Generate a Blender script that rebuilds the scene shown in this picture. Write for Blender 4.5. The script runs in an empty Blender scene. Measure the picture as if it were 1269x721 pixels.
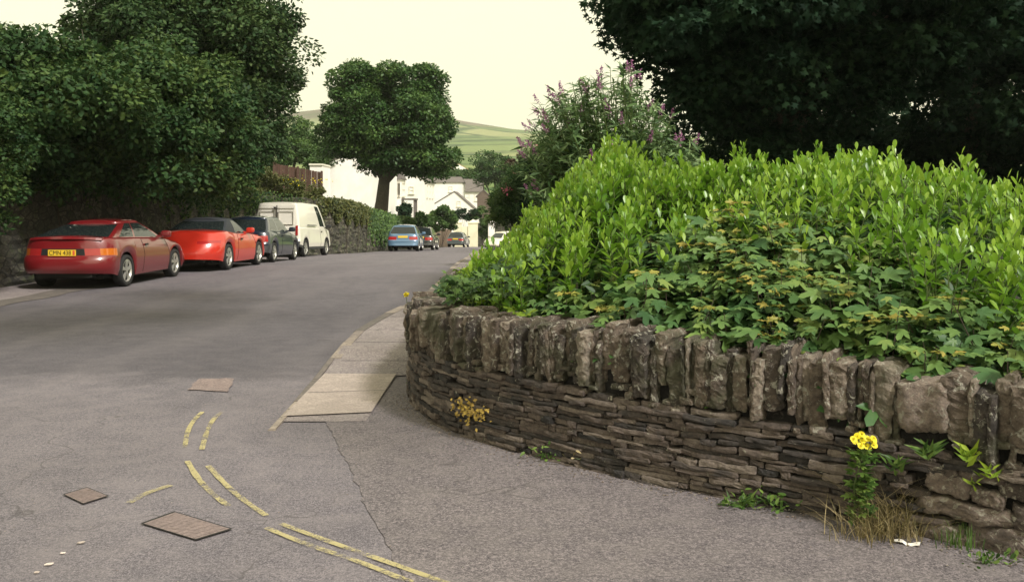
import bpy, math, random
import numpy as np
from mathutils import Vector, Matrix

rng = np.random.default_rng(11)
random.seed(5)
scene = bpy.context.scene
COL = scene.collection
F, CX, HY, CH = 1120.0, 634.5, 258.0, 1.55      # lens in photo pixels, horizon row, eye height

def W(px, py, Y):
    return (px - CX) / F * Y, CH + (HY - py) / F * Y
def G(px, py, z=0.0):
    Y = F * (CH - z) / (py - HY)
    return ((px - CX) / F * Y, Y)

import time; print('T', round(time.process_time(),1))
# ------------------------------------------------------------------ camera / light
cam = bpy.data.cameras.new('camera'); camo = bpy.data.objects.new('camera', cam); COL.objects.link(camo)
camo.location = (0, 0, CH); camo.rotation_euler = (math.radians(90), 0, 0)
cam.sensor_width = 36; cam.lens = 36 * F / 1269; cam.shift_y = -102.5 / 1269
cam.clip_start = 0.05; cam.clip_end = 12000
scene.camera = camo
scene.view_settings.view_transform = 'Standard'; scene.view_settings.look = 'None'
scene.view_settings.exposure = 0.5; scene.view_settings.gamma = 1.0
EL, AZ = math.radians(46), math.radians(138)    # sun to the right, a little behind the camera
world = bpy.data.worlds.new('World'); scene.world = world; world.use_nodes = True
nt = world.node_tree; nt.nodes.clear()
sky = nt.nodes.new('ShaderNodeTexSky'); sky.sky_type = 'NISHITA'; sky.sun_disc = False
sky.sun_elevation = EL; sky.sun_rotation = AZ; sky.air_density = 1.5; sky.dust_density = 6
bg1 = nt.nodes.new('ShaderNodeBackground'); bg1.inputs[1].default_value = 0.02
bg2 = nt.nodes.new('ShaderNodeBackground'); bg2.inputs[0].default_value = (1.0, 0.955, 0.66, 1); bg2.inputs[1].default_value = 0.80
add = nt.nodes.new('ShaderNodeAddShader'); out = nt.nodes.new('ShaderNodeOutputWorld')
nt.links.new(sky.outputs[0], bg1.inputs[0]); nt.links.new(bg1.outputs[0], add.inputs[0])
nt.links.new(bg2.outputs[0], add.inputs[1]); nt.links.new(add.outputs[0], out.inputs[0])
sl = bpy.data.lights.new('sun', 'SUN'); sl.energy = 3.3; sl.angle = math.radians(10); sl.color = (1.0, 0.96, 0.92)
so = bpy.data.objects.new('sun', sl); COL.objects.link(so)
sd = Vector((math.sin(AZ) * math.cos(EL), math.cos(AZ) * math.cos(EL), math.sin(EL)))
so.rotation_euler = sd.to_track_quat('Z', 'Y').to_euler(); so.location = (20, -20, 30)

import time; print('T', round(time.process_time(),1))
# ------------------------------------------------------------------ object helpers
def tag(o, label=None, cat=None, group=None, kind=None):
    if label: o['label'] = label
    if cat: o['category'] = cat
    if group: o['group'] = group
    if kind: o['kind'] = kind
    return o
def empty(name, loc, label, cat, group=None, rz=0.0):
    o = bpy.data.objects.new(name, None); COL.objects.link(o); o.location = loc; o.rotation_euler.z = rz
    o.empty_display_size = 0.1
    return tag(o, label, cat, group)
def link(name, me, mat, parent, smooth=False, local=False):
    if mat: me.materials.append(mat)
    if smooth: me.polygons.foreach_set('use_smooth', [True] * len(me.polygons))
    o = bpy.data.objects.new(name, me); COL.objects.link(o)
    if parent:
        o.parent = parent
        if not local:
            o.matrix_parent_inverse = parent_inv(parent)
    return o
def parent_inv(p):
    m = Matrix.Identity(4)
    while p:
        m = Matrix.LocRotScale(p.location, p.rotation_euler, None) @ m if p.parent is None else m
        p = p.parent
    return m.inverted()
def mesh(name, verts, faces, mat=None, parent=None, smooth=False, local=False, attr=None):
    me = bpy.data.meshes.new(name)
    if isinstance(verts, np.ndarray): verts = verts.tolist()
    me.from_pydata(verts, [], faces); me.update()
    if attr is not None:
        a = me.attributes.new('rnd', 'FLOAT', 'POINT'); a.data.foreach_set('value', np.asarray(attr, dtype=np.float32))
    return link(name, me, mat, parent, smooth, local)
class MB:
    def __init__(s): s.v = []; s.f = []; s.a = []
    def add(s, V, Fc, a=0.5):
        o = len(s.v); s.v.extend([tuple(map(float, p)) for p in V]); s.f.extend([tuple(i + o for i in f) for f in Fc])
        s.a.extend([a] * len(V))
    def box(s, x0, x1, y0, y1, z0, z1, a=0.5):
        V = [(x, y, z) for z in (z0, z1) for y in (y0, y1) for x in (x0, x1)]
        s.add(V, [(0, 2, 3, 1), (4, 5, 7, 6), (0, 1, 5, 4), (2, 6, 7, 3), (0, 4, 6, 2), (1, 3, 7, 5)], a)
    def tube(s, pts, radii, n=8, cap=True, a=0.5):
        pts = [Vector(p) for p in pts]; V = []; Fc = []
        for i, p in enumerate(pts):
            d = (pts[min(i + 1, len(pts) - 1)] - pts[max(i - 1, 0)]).normalized()
            u = d.cross(Vector((0, 1, 0.13))).normalized(); w = d.cross(u)
            r = radii[i] if hasattr(radii, '__len__') else radii
            for k in range(n):
                t = 2 * math.pi * k / n; V.append(p + u * (r * math.cos(t)) + w * (r * math.sin(t)))
        for i in range(len(pts) - 1):
            for k in range(n):
                Fc.append((i * n + k, i * n + (k + 1) % n, (i + 1) * n + (k + 1) % n, (i + 1) * n + k))
        if cap: Fc.append(tuple(range(n - 1, -1, -1))); Fc.append(tuple((len(pts) - 1) * n + k for k in range(n)))
        s.add(V, Fc, a)
    def build(s, name, mat, parent=None, smooth=False, local=False):
        return mesh(name, s.v, s.f, mat, parent, smooth, local, s.a)

def norm(a): return a / np.maximum(np.linalg.norm(a, axis=-1, keepdims=True), 1e-9)
def leaves(name, T, P, A, N, S, mat, parent=None, rnd=None):
    """many leaf-shaped faces as one mesh; T=(verts(across,along,up), faces)"""
    tv, tf = T; tv = np.array(tv, float); n = len(P)
    A = norm(A); X = norm(np.cross(A, N)); N2 = np.cross(X, A)
    S = np.broadcast_to(np.asarray(S, float).reshape(-1, 1, 1), (n, 1, 1))
    V = P[:, None, :] + S * (tv[None, :, 0:1] * X[:, None, :] + tv[None, :, 1:2] * A[:, None, :] + tv[None, :, 2:3] * N2[:, None, :])
    V = V.reshape(-1, 3); k = len(tv)
    li = np.concatenate([np.array(f) for f in tf]); lt = np.array([len(f) for f in tf])
    loops = (li[None, :] + (np.arange(n) * k)[:, None]).ravel().astype(np.int32)
    tot = np.tile(lt, n).astype(np.int32); start = np.concatenate([[0], np.cumsum(tot)[:-1]]).astype(np.int32)
    me = bpy.data.meshes.new(name)
    me.vertices.add(len(V)); me.vertices.foreach_set('co', V.astype(np.float32).ravel())
    me.loops.add(len(loops)); me.loops.foreach_set('vertex_index', loops)
    me.polygons.add(len(tot)); me.polygons.foreach_set('loop_start', start); me.polygons.foreach_set('loop_total', tot)
    me.update(calc_edges=True)
    if rnd is None: rnd = rng.random(n)
    a = me.attributes.new('rnd', 'FLOAT', 'POINT'); a.data.foreach_set('value', np.repeat(rnd, k).astype(np.float32))
    return link(name, me, mat, parent)

import time; print('T', round(time.process_time(),1))
# ------------------------------------------------------------------ materials
def newmat(name):
    m = bpy.data.materials.new(name); m.use_nodes = True
    return m, m.node_tree, m.node_tree.nodes['Principled BSDF']
def simple(name, col, rough=0.6, metal=0.0, coat=0.0, emis=None):
    m, t, p = newmat(name)
    p.inputs['Base Color'].default_value = (*col, 1); p.inputs['Roughness'].default_value = rough
    p.inputs['Metallic'].default_value = metal; p.inputs['Coat Weight'].default_value = coat; p.inputs['Coat Roughness'].default_value = 0.05
    return m
def nd(t, typ, **kw):
    n = t.nodes.new(typ)
    for k, v in kw.items():
        if k.startswith('i_'): n.inputs[k[2:].replace('_', ' ')].default_value = v
        else: setattr(n, k, v)
    return n
def ramp(t, stops):
    r = t.nodes.new('ShaderNodeValToRGB'); e = r.color_ramp.elements
    while len(e) < len(stops): e.new(0.5)
    for i, (p, c) in enumerate(stops):
        e[i].position = p; e[i].color = (*c, 1) if len(c) == 3 else c
    return r
def mixc(t, fac, a, b, mode='MIX'):
    m = t.nodes.new('ShaderNodeMix'); m.data_type = 'RGBA'; m.blend_type = mode
    for sock, val in ((0, fac), (6, a), (7, b)):
        if isinstance(val, bpy.types.NodeSocket): t.links.new(val, m.inputs[sock])
        elif sock == 0: m.inputs[0].default_value = val
        else: m.inputs[sock].default_value = (*val, 1)
    return m.outputs[2]
def coords(t): return t.nodes.new('ShaderNodeNewGeometry').outputs['Position']
def noise(t, co, scale, detail=4, rough=0.6, dist=0):
    n = t.nodes.new('ShaderNodeTexNoise'); n.inputs['Scale'].default_value = scale; n.inputs['Detail'].default_value = detail
    n.inputs['Roughness'].default_value = rough; n.inputs['Distortion'].default_value = dist
    if co: t.links.new(co, n.inputs['Vector'])
    return n.outputs['Fac']
def bump(t, p, h, strength, dist=0.01):
    b = t.nodes.new('ShaderNodeBump'); b.inputs['Strength'].default_value = strength; b.inputs['Distance'].default_value = dist
    t.links.new(h, b.inputs['Height']); t.links.new(b.outputs[0], p.inputs['Normal'])

def leafmat(name, cols, rough=0.5, trans=0.25, nscale=1.2, spec=0.3):
    m, t, p = newmat(name)
    at = t.nodes.new('ShaderNodeAttribute'); at.attribute_name = 'rnd'
    nz = noise(t, coords(t), nscale, 3)
    ad = nd(t, 'ShaderNodeMath', operation='MULTIPLY_ADD'); t.links.new(nz, ad.inputs[0]); ad.inputs[1].default_value = 0.9
    sb = nd(t, 'ShaderNodeMath', operation='SUBTRACT'); t.links.new(at.outputs['Fac'], sb.inputs[0]); sb.inputs[1].default_value = 0.45
    t.links.new(sb.outputs[0], ad.inputs[2])
    r = ramp(t, [(i / (len(cols) - 1), c) for i, c in enumerate(cols)]); t.links.new(ad.outputs[0], r.inputs[0])
    t.links.new(r.outputs[0], p.inputs['Base Color']); p.inputs['Roughness'].default_value = rough
    p.inputs['Specular IOR Level'].default_value = spec
    tr = t.nodes.new('ShaderNodeBsdfTranslucent'); t.links.new(mixc(t, 0.5, r.outputs[0], (0.12, 0.2, 0.01), 'ADD') if trans > .3 else r.outputs[0], tr.inputs[0])
    mx = t.nodes.new('ShaderNodeMixShader'); mx.inputs[0].default_value = trans
    t.links.new(p.outputs[0], mx.inputs[1]); t.links.new(tr.outputs[0], mx.inputs[2])
    t.links.new(mx.outputs[0], t.nodes['Material Output'].inputs[0])
    return m

def asphalt(name, lo, hi, light, bumps=0.5, scale=1.0, band=False):
    m, t, p = newmat(name); co = coords(t)
    fine = noise(t, co, 120 * scale, 5, 0.85); mid = noise(t, co, 42, 4, 0.75); big = noise(t, co, 0.55, 5, 0.6, 0.5); sm = noise(t, co, 5, 4, 0.6)
    base = ramp(t, [(0.3, lo), (0.72, hi)]); t.links.new(big, base.inputs[0])
    r1 = ramp(t, [(0.39, (0.18, 0.18, 0.20)), (0.61, (1.95, 1.93, 1.86))]); t.links.new(fine, r1.inputs[0])
    c = mixc(t, 1.0, base.outputs[0], r1.outputs[0], 'MULTIPLY')
    r2 = ramp(t, [(0.38, (0.62, 0.62, 0.64)), (0.62, (1.38, 1.37, 1.34))]); t.links.new(mid, r2.inputs[0])
    c = mixc(t, 1.0, c, r2.outputs[0], 'MULTIPLY')
    r3 = ramp(t, [(0.42, (0, 0, 0)), (0.75, (1, 1, 1))]); t.links.new(sm, r3.inputs[0])
    f = nd(t, 'ShaderNodeMath', operation='MULTIPLY'); t.links.new(r3.outputs[0], f.inputs[0]); f.inputs[1].default_value = 0.45
    c = mixc(t, f.outputs[0], c, light)
    vo = nd(t, 'ShaderNodeTexVoronoi'); vo.inputs['Scale'].default_value = 65; t.links.new(co, vo.inputs['Vector'])
    r4 = ramp(t, [(0.0, (1, 1, 1)), (0.16, (0, 0, 0))]); t.links.new(vo.outputs['Distance'], r4.inputs[0])
    f2 = nd(t, 'ShaderNodeMath', operation='MULTIPLY'); t.links.new(r4.outputs[0], f2.inputs[0]); f2.inputs[1].default_value = 0.75
    c = mixc(t, f2.outputs[0], c, (0.27, 0.245, 0.255))
    # hairline cracks
    v2 = nd(t, 'ShaderNodeTexVoronoi', feature='DISTANCE_TO_EDGE'); v2.inputs['Scale'].default_value = 0.33
    wv = nd(t, 'ShaderNodeVectorMath', operation='ADD'); n3 = t.nodes.new('ShaderNodeTexNoise'); n3.inputs['Scale'].default_value = 2.0
    t.links.new(co, n3.inputs['Vector']); t.links.new(co, wv.inputs[0]); t.links.new(n3.outputs['Color'], wv.inputs[1]); t.links.new(wv.outputs[0], v2.inputs['Vector'])
    r5 = ramp(t, [(0.0, (1, 1, 1)), (0.003, (0, 0, 0))]); t.links.new(v2.outputs['Distance'], r5.inputs[0])
    f3 = nd(t, 'ShaderNodeMath', operation='MULTIPLY'); t.links.new(r5.outputs[0], f3.inputs[0]); t.links.new(sm, f3.inputs[1])
    c = mixc(t, f3.outputs[0], c, (0.03, 0.027, 0.027))
    if band:      # older darker surfacing across the main carriageway, worn paler wheel tracks
        sp = nd(t, 'ShaderNodeSeparateXYZ'); t.links.new(co, sp.inputs[0]); w = noise(t, co, 0.8, 5, 0.65)
        yy = nd(t, 'ShaderNodeMath', operation='MULTIPLY_ADD'); t.links.new(w, yy.inputs[0]); yy.inputs[1].default_value = 2.6; t.links.new(sp.outputs[1], yy.inputs[2])
        m1 = ramp(t, [(0.0, (0, 0, 0)), (0.31, (0, 0, 0)), (0.33, (1, 1, 1)), (0.50, (1, 1, 1)), (0.72, (0.3, 0.3, 0.3)), (1, (0, 0, 0))])
        dv = nd(t, 'ShaderNodeMath', operation='DIVIDE'); t.links.new(yy.outputs[0], dv.inputs[0]); dv.inputs[1].default_value = 30; t.links.new(dv.outputs[0], m1.inputs[0])
        c = mixc(t, m1.outputs[0], c, mixc(t, 1.0, c, (0.58, 0.585, 0.61), 'MULTIPLY'))
        xw_ = nd(t, 'ShaderNodeMath', operation='MULTIPLY_ADD'); t.links.new(noise(t, co, 0.4, 3), xw_.inputs[0]); xw_.inputs[1].default_value = 1.6; t.links.new(sp.outputs[0], xw_.inputs[2])
        sn = nd(t, 'ShaderNodeMath', operation='SINE'); ml = nd(t, 'ShaderNodeMath', operation='MULTIPLY'); t.links.new(xw_.outputs[0], ml.inputs[0]); ml.inputs[1].default_value = 3.6; t.links.new(ml.outputs[0], sn.inputs[0])
        tr_ = ramp(t, [(0.3, (0, 0, 0)), (1.0, (0.12, 0.12, 0.12))]); t.links.new(sn.outputs[0], tr_.inputs[0]); c = mixc(t, tr_.outputs[0], c, light)
        st = ramp(t, [(0.66, (0, 0, 0)), (0.72, (0.5, 0.5, 0.5))]); t.links.new(noise(t, co, 1.7, 6, 0.7), st.inputs[0]); c = mixc(t, st.outputs[0], c, (0.07, 0.062, 0.066))
    t.links.new(c, p.inputs['Base Color']); p.inputs['Roughness'].default_value = 0.9
    bump(t, p, fine, bumps, 0.004)
    return m

def stonemat(name, cols, scale=6, rough=0.9, lichen=(0.34, 0.33, 0.27), lich=0.62, bs=0.8, moss=None, cells=None):
    m, t, p = newmat(name); co = coords(t)
    at = t.nodes.new('ShaderNodeAttribute'); at.attribute_name = 'rnd'
    nz = noise(t, co, scale, 6, 0.7, 0.6)
    ad = nd(t, 'ShaderNodeMath', operation='MULTIPLY_ADD'); t.links.new(nz, ad.inputs[0]); ad.inputs[1].default_value = 1.1
    sb = nd(t, 'ShaderNodeMath', operation='MULTIPLY_ADD'); t.links.new(at.outputs['Fac'], sb.inputs[0]); sb.inputs[1].default_value = 0.75; sb.inputs[2].default_value = -0.42
    t.links.new(sb.outputs[0], ad.inputs[2])
    r = ramp(t, [(0.12 + 0.76 * i / (len(cols) - 1), c) for i, c in enumerate(cols)]); t.links.new(ad.outputs[0], r.inputs[0])
    c = r.outputs[0]
    fine = noise(t, co, 55, 5, 0.75)
    r2 = ramp(t, [(0.3, (0.6, 0.6, 0.6)), (0.7, (1.35, 1.33, 1.3))]); t.links.new(fine, r2.inputs[0]); c = mixc(t, 1.0, c, r2.outputs[0], 'MULTIPLY')
    ln = noise(t, co, 22, 5, 0.7, 1.0); rl = ramp(t, [(lich - 0.03, (0, 0, 0)), (lich + 0.03, (1, 1, 1))]); t.links.new(ln, rl.inputs[0])
    c = mixc(t, rl.outputs[0], c, lichen)
    if moss:
        mn = noise(t, co, 2.5, 5, 0.7); rm = ramp(t, [(0.5, (0, 0, 0)), (0.62, (0.85, 0.85, 0.85))]); t.links.new(mn, rm.inputs[0]); c = mixc(t, rm.outputs[0], c, moss)
    if cells:
        mp = nd(t, 'ShaderNodeMapping'); mp.inputs['Scale'].default_value = (cells, cells, cells * 1.9); t.links.new(co, mp.inputs[0])
        v1 = nd(t, 'ShaderNodeTexVoronoi'); v1.inputs['Scale'].default_value = 1; t.links.new(mp.outputs[0], v1.inputs['Vector'])
        v2 = nd(t, 'ShaderNodeTexVoronoi', feature='DISTANCE_TO_EDGE'); v2.inputs['Scale'].default_value = 1; t.links.new(mp.outputs[0], v2.inputs['Vector'])
        sc = nd(t, 'ShaderNodeSeparateColor'); t.links.new(v1.outputs['Color'], sc.inputs[0]); c = mixc(t, 1.0, c, ramp_of(t, sc.outputs[0], (0.5, 0.5, 0.5), (1.7, 1.65, 1.55), 0, 1), 'MULTIPLY')
        c = mixc(t, ramp_of(t, v2.outputs['Distance'], (1, 1, 1), (0, 0, 0), 0.02, 0.10), c, (0.02, 0.018, 0.014))
    t.links.new(c, p.inputs['Base Color']); p.inputs['Roughness'].default_value = rough
    b2 = noise(t, co, 28, 8, 0.75)
    bump(t, p, b2, bs, 0.03)
    return m

M = {}
M['road'] = asphalt('worn_asphalt', (0.088, 0.080, 0.094), (0.134, 0.121, 0.139), (0.215, 0.189, 0.196), band=True)
M['road2'] = asphalt('newer_asphalt', (0.090, 0.079, 0.088), (0.130, 0.114, 0.122), (0.18, 0.158, 0.155))
M['path'] = asphalt('footway_asphalt', (0.14, 0.122, 0.128), (0.21, 0.18, 0.18), (0.28, 0.25, 0.23))
M['slab'] = stonemat('pale_concrete', [(0.30, 0.255, 0.23), (0.48, 0.41, 0.365), (0.64, 0.56, 0.51)], 4, lichen=(0.24, 0.20, 0.18), lich=0.60, bs=0.3)
M['kerb'] = stonemat('kerb_stone', [(0.10, 0.088, 0.08), (0.19, 0.16, 0.145), (0.33, 0.28, 0.23)], 4, lichen=(0.1, 0.09, 0.08), lich=0.6, bs=0.4)
M['iron'] = stonemat('rusty_iron', [(0.12, 0.095, 0.092), (0.18, 0.14, 0.135), (0.23, 0.175, 0.165)], 14, lichen=(0.12, 0.09, 0.08), lich=0.62, bs=0.1)
M['dark'] = simple('dark_gap', (0.012, 0.011, 0.01), 0.95)
M['soil'] = stonemat('dark_soil', [(0.02, 0.016, 0.012), (0.05, 0.038, 0.028)], 9, lichen=(0.04, 0.05, 0.02))
M['slate'] = stonemat('slate_stone', [(0.026, 0.024, 0.024), (0.062, 0.051, 0.046), (0.110, 0.084, 0.071), (0.19, 0.155, 0.13)], 7, lichen=(0.30, 0.28, 0.22), lich=0.66, bs=0.9)
M['cope'] = stonemat('cope_stone', [(0.045, 0.038, 0.034), (0.100, 0.077, 0.062), (0.175, 0.135, 0.103), (0.31, 0.26, 0.21)], 9, lichen=(0.42, 0.40, 0.33), lich=0.59, bs=1.3, moss=(0.075, 0.075, 0.04))
M['boulder'] = stonemat('pale_boulder', [(0.10, 0.078, 0.066), (0.20, 0.155, 0.13), (0.31, 0.25, 0.21)], 9, lichen=(0.40, 0.37, 0.3), lich=0.58, bs=1.2)
M['mortar'] = stonemat('earth_mortar', [(0.012, 0.010, 0.009), (0.03, 0.024, 0.02)], 12, lichen=(0.06, 0.05, 0.04))
def hill_mat():
    m, t, p = newmat('hill_fields'); co = coords(t)
    mp = nd(t, 'ShaderNodeMapping'); mp.inputs['Scale'].default_value = (1 / 240, 1 / 95, 0); mp.inputs['Rotation'].default_value = (0, 0, 0.12); t.links.new(co, mp.inputs[0])
    dn = t.nodes.new('ShaderNodeTexNoise'); dn.inputs['Scale'].default_value = 0.9; t.links.new(mp.outputs[0], dn.inputs['Vector'])
    va = nd(t, 'ShaderNodeVectorMath', operation='ADD'); t.links.new(mp.outputs[0], va.inputs[0]); t.links.new(dn.outputs['Color'], va.inputs[1])
    v = nd(t, 'ShaderNodeTexVoronoi', distance='CHEBYCHEV'); v.inputs['Scale'].default_value = 1; t.links.new(va.outputs[0], v.inputs['Vector'])
    e = nd(t, 'ShaderNodeTexVoronoi', feature='DISTANCE_TO_EDGE'); e.inputs['Scale'].default_value = 1; t.links.new(va.outputs[0], e.inputs['Vector'])
    r = ramp(t, [(0, (0.09, 0.14, 0.055)), (0.4, (0.14, 0.19, 0.075)), (0.7, (0.18, 0.22, 0.09)), (1, (0.24, 0.25, 0.12))])
    sx = nd(t, 'ShaderNodeSeparateColor'); t.links.new(v.outputs['Color'], sx.inputs[0]); t.links.new(sx.outputs[0], r.inputs[0])
    re = ramp(t, [(0.02, (1, 1, 1)), (0.07, (0, 0, 0))]); t.links.new(e.outputs['Distance'], re.inputs[0])
    c = mixc(t, re.outputs[0], r.outputs[0], (0.05, 0.085, 0.035))
    big = noise(t, co, 0.008, 4); sp = nd(t, 'ShaderNodeSeparateXYZ'); t.links.new(co, sp.inputs[0])
    ad = nd(t, 'ShaderNodeMath', operation='MULTIPLY_ADD'); t.links.new(big, ad.inputs[0]); ad.inputs[1].default_value = 70; t.links.new(sp.outputs[2], ad.inputs[2])
    rr = nd(t, 'ShaderNodeMapRange'); t.links.new(ad.outputs[0], rr.inputs[0]); rr.inputs[1].default_value = 172; rr.inputs[2].default_value = 184
    mo = ramp(t, [(0.35, (0.085, 0.095, 0.055)), (0.6, (0.15, 0.125, 0.10))]); t.links.new(noise(t, co, 0.02, 5), mo.inputs[0])
    c = mixc(t, rr.outputs[0], c, mo.outputs[0])
    c = mixc(t, 1.0, c, ramp_of(t, noise(t, co, 0.15, 4), (0.8, 0.8, 0.8), (1.2, 1.2, 1.15)), 'MULTIPLY')
    t.links.new(c, p.inputs['Base Color']); p.inputs['Roughness'].default_value = 1; p.inputs['Specular IOR Level'].default_value = 0
    return m
def ramp_of(t, s, a, b, p0=0.3, p1=0.7):
    r = ramp(t, [(p0, a), (p1, b)]); t.links.new(s, r.inputs[0]); return r.outputs[0]
M['hill'] = hill_mat()
M['verge'] = stonemat('rough_grass_ground', [(0.03, 0.04, 0.015), (0.06, 0.08, 0.025)], 4, lichen=(0.08, 0.09, 0.03))
def render_mat(name, c1, c2):
    m, t, p = newmat(name); co = coords(t)
    t.links.new(ramp_of(t, noise(t, co, 0.9, 6, 0.7, 0.4), c1, c2, 0.3, 0.62), p.inputs['Base Color']); p.inputs['Roughness'].default_value = 0.85
    bump(t, p, noise(t, co, 18, 5), 0.3, 0.01); return m
M['white_wall'] = render_mat('whitewashed_render', (0.76, 0.73, 0.66), (0.85, 0.83, 0.78))
M['yellow_wall'] = render_mat('cream_painted_wall', (0.64, 0.60, 0.42), (0.78, 0.74, 0.55))
M['roof'] = stonemat('roof_slate', [(0.10, 0.09, 0.085), (0.16, 0.14, 0.13)], 3, lichen=(0.2, 0.17, 0.12), bs=0.3)
M['redroof'] = simple('red_roof', (0.42, 0.17, 0.10), 0.9)
M['pot'] = simple('clay_pot', (0.6, 0.5, 0.36), 0.8)
M['winglass'] = simple('window_glass', (0.02, 0.025, 0.03), 0.08)
M['frame'] = simple('painted_frame', (0.75, 0.72, 0.6), 0.5)
M['wood'] = stonemat('brown_fence_wood', [(0.06, 0.03, 0.02), (0.11, 0.06, 0.045)], 6, lichen=(0.12, 0.09, 0.07), bs=0.3)
M['bark'] = stonemat('bark', [(0.035, 0.03, 0.022), (0.09, 0.075, 0.055)], 5, lichen=(0.12, 0.13, 0.08), lich=0.6, bs=1.0)
M['stem'] = simple('green_stem', (0.06, 0.09, 0.02), 0.6)
M['twig'] = simple('woody_twig', (0.05, 0.035, 0.025), 0.8)
M['roadwall'] = stonemat('old_rubble_wall', [(0.05, 0.047, 0.038), (0.13, 0.115, 0.09), (0.23, 0.20, 0.16), (0.32, 0.28, 0.22)], 5, lichen=(0.18, 0.18, 0.13), lich=0.6, bs=1.0, moss=(0.045, 0.06, 0.022), cells=3.4)
# foliage colours
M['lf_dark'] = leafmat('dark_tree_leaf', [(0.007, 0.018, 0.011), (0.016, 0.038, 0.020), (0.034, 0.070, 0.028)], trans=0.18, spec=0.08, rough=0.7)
M['lf_left'] = leafmat('left_tree_leaf', [(0.012, 0.036, 0.016), (0.036, 0.076, 0.024), (0.10, 0.145, 0.036)], trans=0.2, nscale=0.8, spec=0.12)
M['lf_left2'] = leafmat('tall_tree_leaf', [(0.013, 0.036, 0.016), (0.036, 0.072, 0.025), (0.09, 0.13, 0.042)], trans=0.2, nscale=0.8, spec=0.12)
M['lf_mid'] = leafmat('sycamore_leaf', [(0.014, 0.042, 0.014), (0.040, 0.095, 0.022), (0.10, 0.17, 0.035)], trans=0.2, nscale=0.5)
M['lf_far'] = leafmat('garden_leaf', [(0.025, 0.055, 0.02), (0.06, 0.12, 0.03), (0.13, 0.21, 0.05)], trans=0.25, nscale=0.6)
M['lf_olive'] = leafmat('olive_leaf', [(0.03, 0.045, 0.012), (0.07, 0.085, 0.022), (0.13, 0.13, 0.035)], trans=0.25, nscale=1)
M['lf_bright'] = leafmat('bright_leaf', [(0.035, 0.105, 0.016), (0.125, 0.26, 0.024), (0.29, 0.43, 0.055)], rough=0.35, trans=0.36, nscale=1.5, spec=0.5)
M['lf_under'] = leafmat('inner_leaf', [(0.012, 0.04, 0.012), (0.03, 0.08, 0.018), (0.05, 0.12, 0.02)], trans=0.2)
M['lf_maple'] = leafmat('lobed_leaf', [(0.014, 0.046, 0.022), (0.050, 0.115, 0.036), (0.125, 0.21, 0.055), (0.28, 0.32, 0.08)], rough=0.45, trans=0.25, nscale=2.5)
M['lf_tip'] = leafmat('young_lobed_leaf', [(0.12, 0.16, 0.03), (0.25, 0.26, 0.05), (0.34, 0.26, 0.06)], rough=0.45, trans=0.25, nscale=3)
M['lf_budd'] = leafmat('buddleia_leaf', [(0.05, 0.10, 0.04), (0.11, 0.19, 0.065), (0.20, 0.28, 0.12)], trans=0.25, nscale=2)
M['fl_purple'] = leafmat('purple_flower', [(0.20, 0.07, 0.17), (0.36, 0.14, 0.30), (0.48, 0.26, 0.38)], trans=0.2, nscale=5)
M['fl_pink'] = leafmat('pink_flower', [(0.45, 0.08, 0.16), (0.6, 0.2, 0.26)], trans=0.2, nscale=5)
M['fl_yellow'] = leafmat('yellow_flower', [(0.62, 0.50, 0.01), (0.80, 0.68, 0.02)], trans=0.1, nscale=5)
M['fl_lilac'] = leafmat('lilac_flower', [(0.35, 0.28, 0.45), (0.5, 0.42, 0.6)], trans=0.2, nscale=5)
M['dry'] = leafmat('dry_grass', [(0.10, 0.09, 0.035), (0.25, 0.20, 0.09), (0.40, 0.32, 0.18)], trans=0.2, nscale=5)
M['weed'] = leafmat('weed_leaf', [(0.03, 0.07, 0.015), (0.08, 0.15, 0.03), (0.16, 0.24, 0.05)], trans=0.25, nscale=6)
M['lf_tan'] = leafmat('tan_leaf', [(0.25, 0.13, 0.07), (0.45, 0.30, 0.16)], trans=0.2, nscale=6)
M['lf_lime'] = leafmat('lime_leaf', [(0.14, 0.24, 0.02), (0.32, 0.42, 0.04)], trans=0.3, nscale=6)

# leaf templates (across, along, lift)
T_RH = ([(0, 0, 0), (0.32, 0.45, 0.06), (0, 1, -0.04), (-0.32, 0.45, 0.06)], [(0, 1, 2, 3)])
T_OV = ([(0, 0, 0), (0.13, 0.3, 0.03), (0.23, 0.62, 0.05), (0.16, 0.9, 0.03), (0, 1, 0), (-0.16, 0.9, 0.03), (-0.23, 0.62, 0.05), (-0.13, 0.3, 0.03), (0, 0.6, -0.02)],
        [(0, 1, 2, 8), (8, 2, 3, 4), (8, 4, 5, 6), (0, 8, 6, 7)])
T_LN = ([(0, 0, 0), (0.11, 0.35, 0.03), (0, 1, -0.12), (-0.11, 0.35, 0.03), (0, 0.4, -0.02)], [(0, 1, 4), (4, 1, 2), (4, 2, 3), (0, 4, 3)])
def maple_template():
    V = [(0, 0.28, 0.0)]; pts = []
    for ang, r in ((-140, .26), (-118, .50), (-92, .30), (-78, .46), (-58, .78), (-38, .52), (-27, .42), (-14, .80), (0, 1.0), (14, .80), (27, .42), (38, .52), (58, .78), (78, .46), (92, .30), (118, .50), (140, .26)):
        a = math.radians(ang); pts.append((r * 0.72 * math.sin(a), 0.28 + r * 0.72 * math.cos(a), -0.16 * r * r + (0.05 if r < .5 else 0)))
    V += pts; V.append((0, 0.0, 0)); n = len(pts)
    Fc = [(0, i, i + 1) for i in range(1, n)] + [(0, n, n + 1), (0, n + 1, 1)]
    return V, [tuple(reversed(f)) for f in Fc]
T_MP = maple_template()
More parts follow.
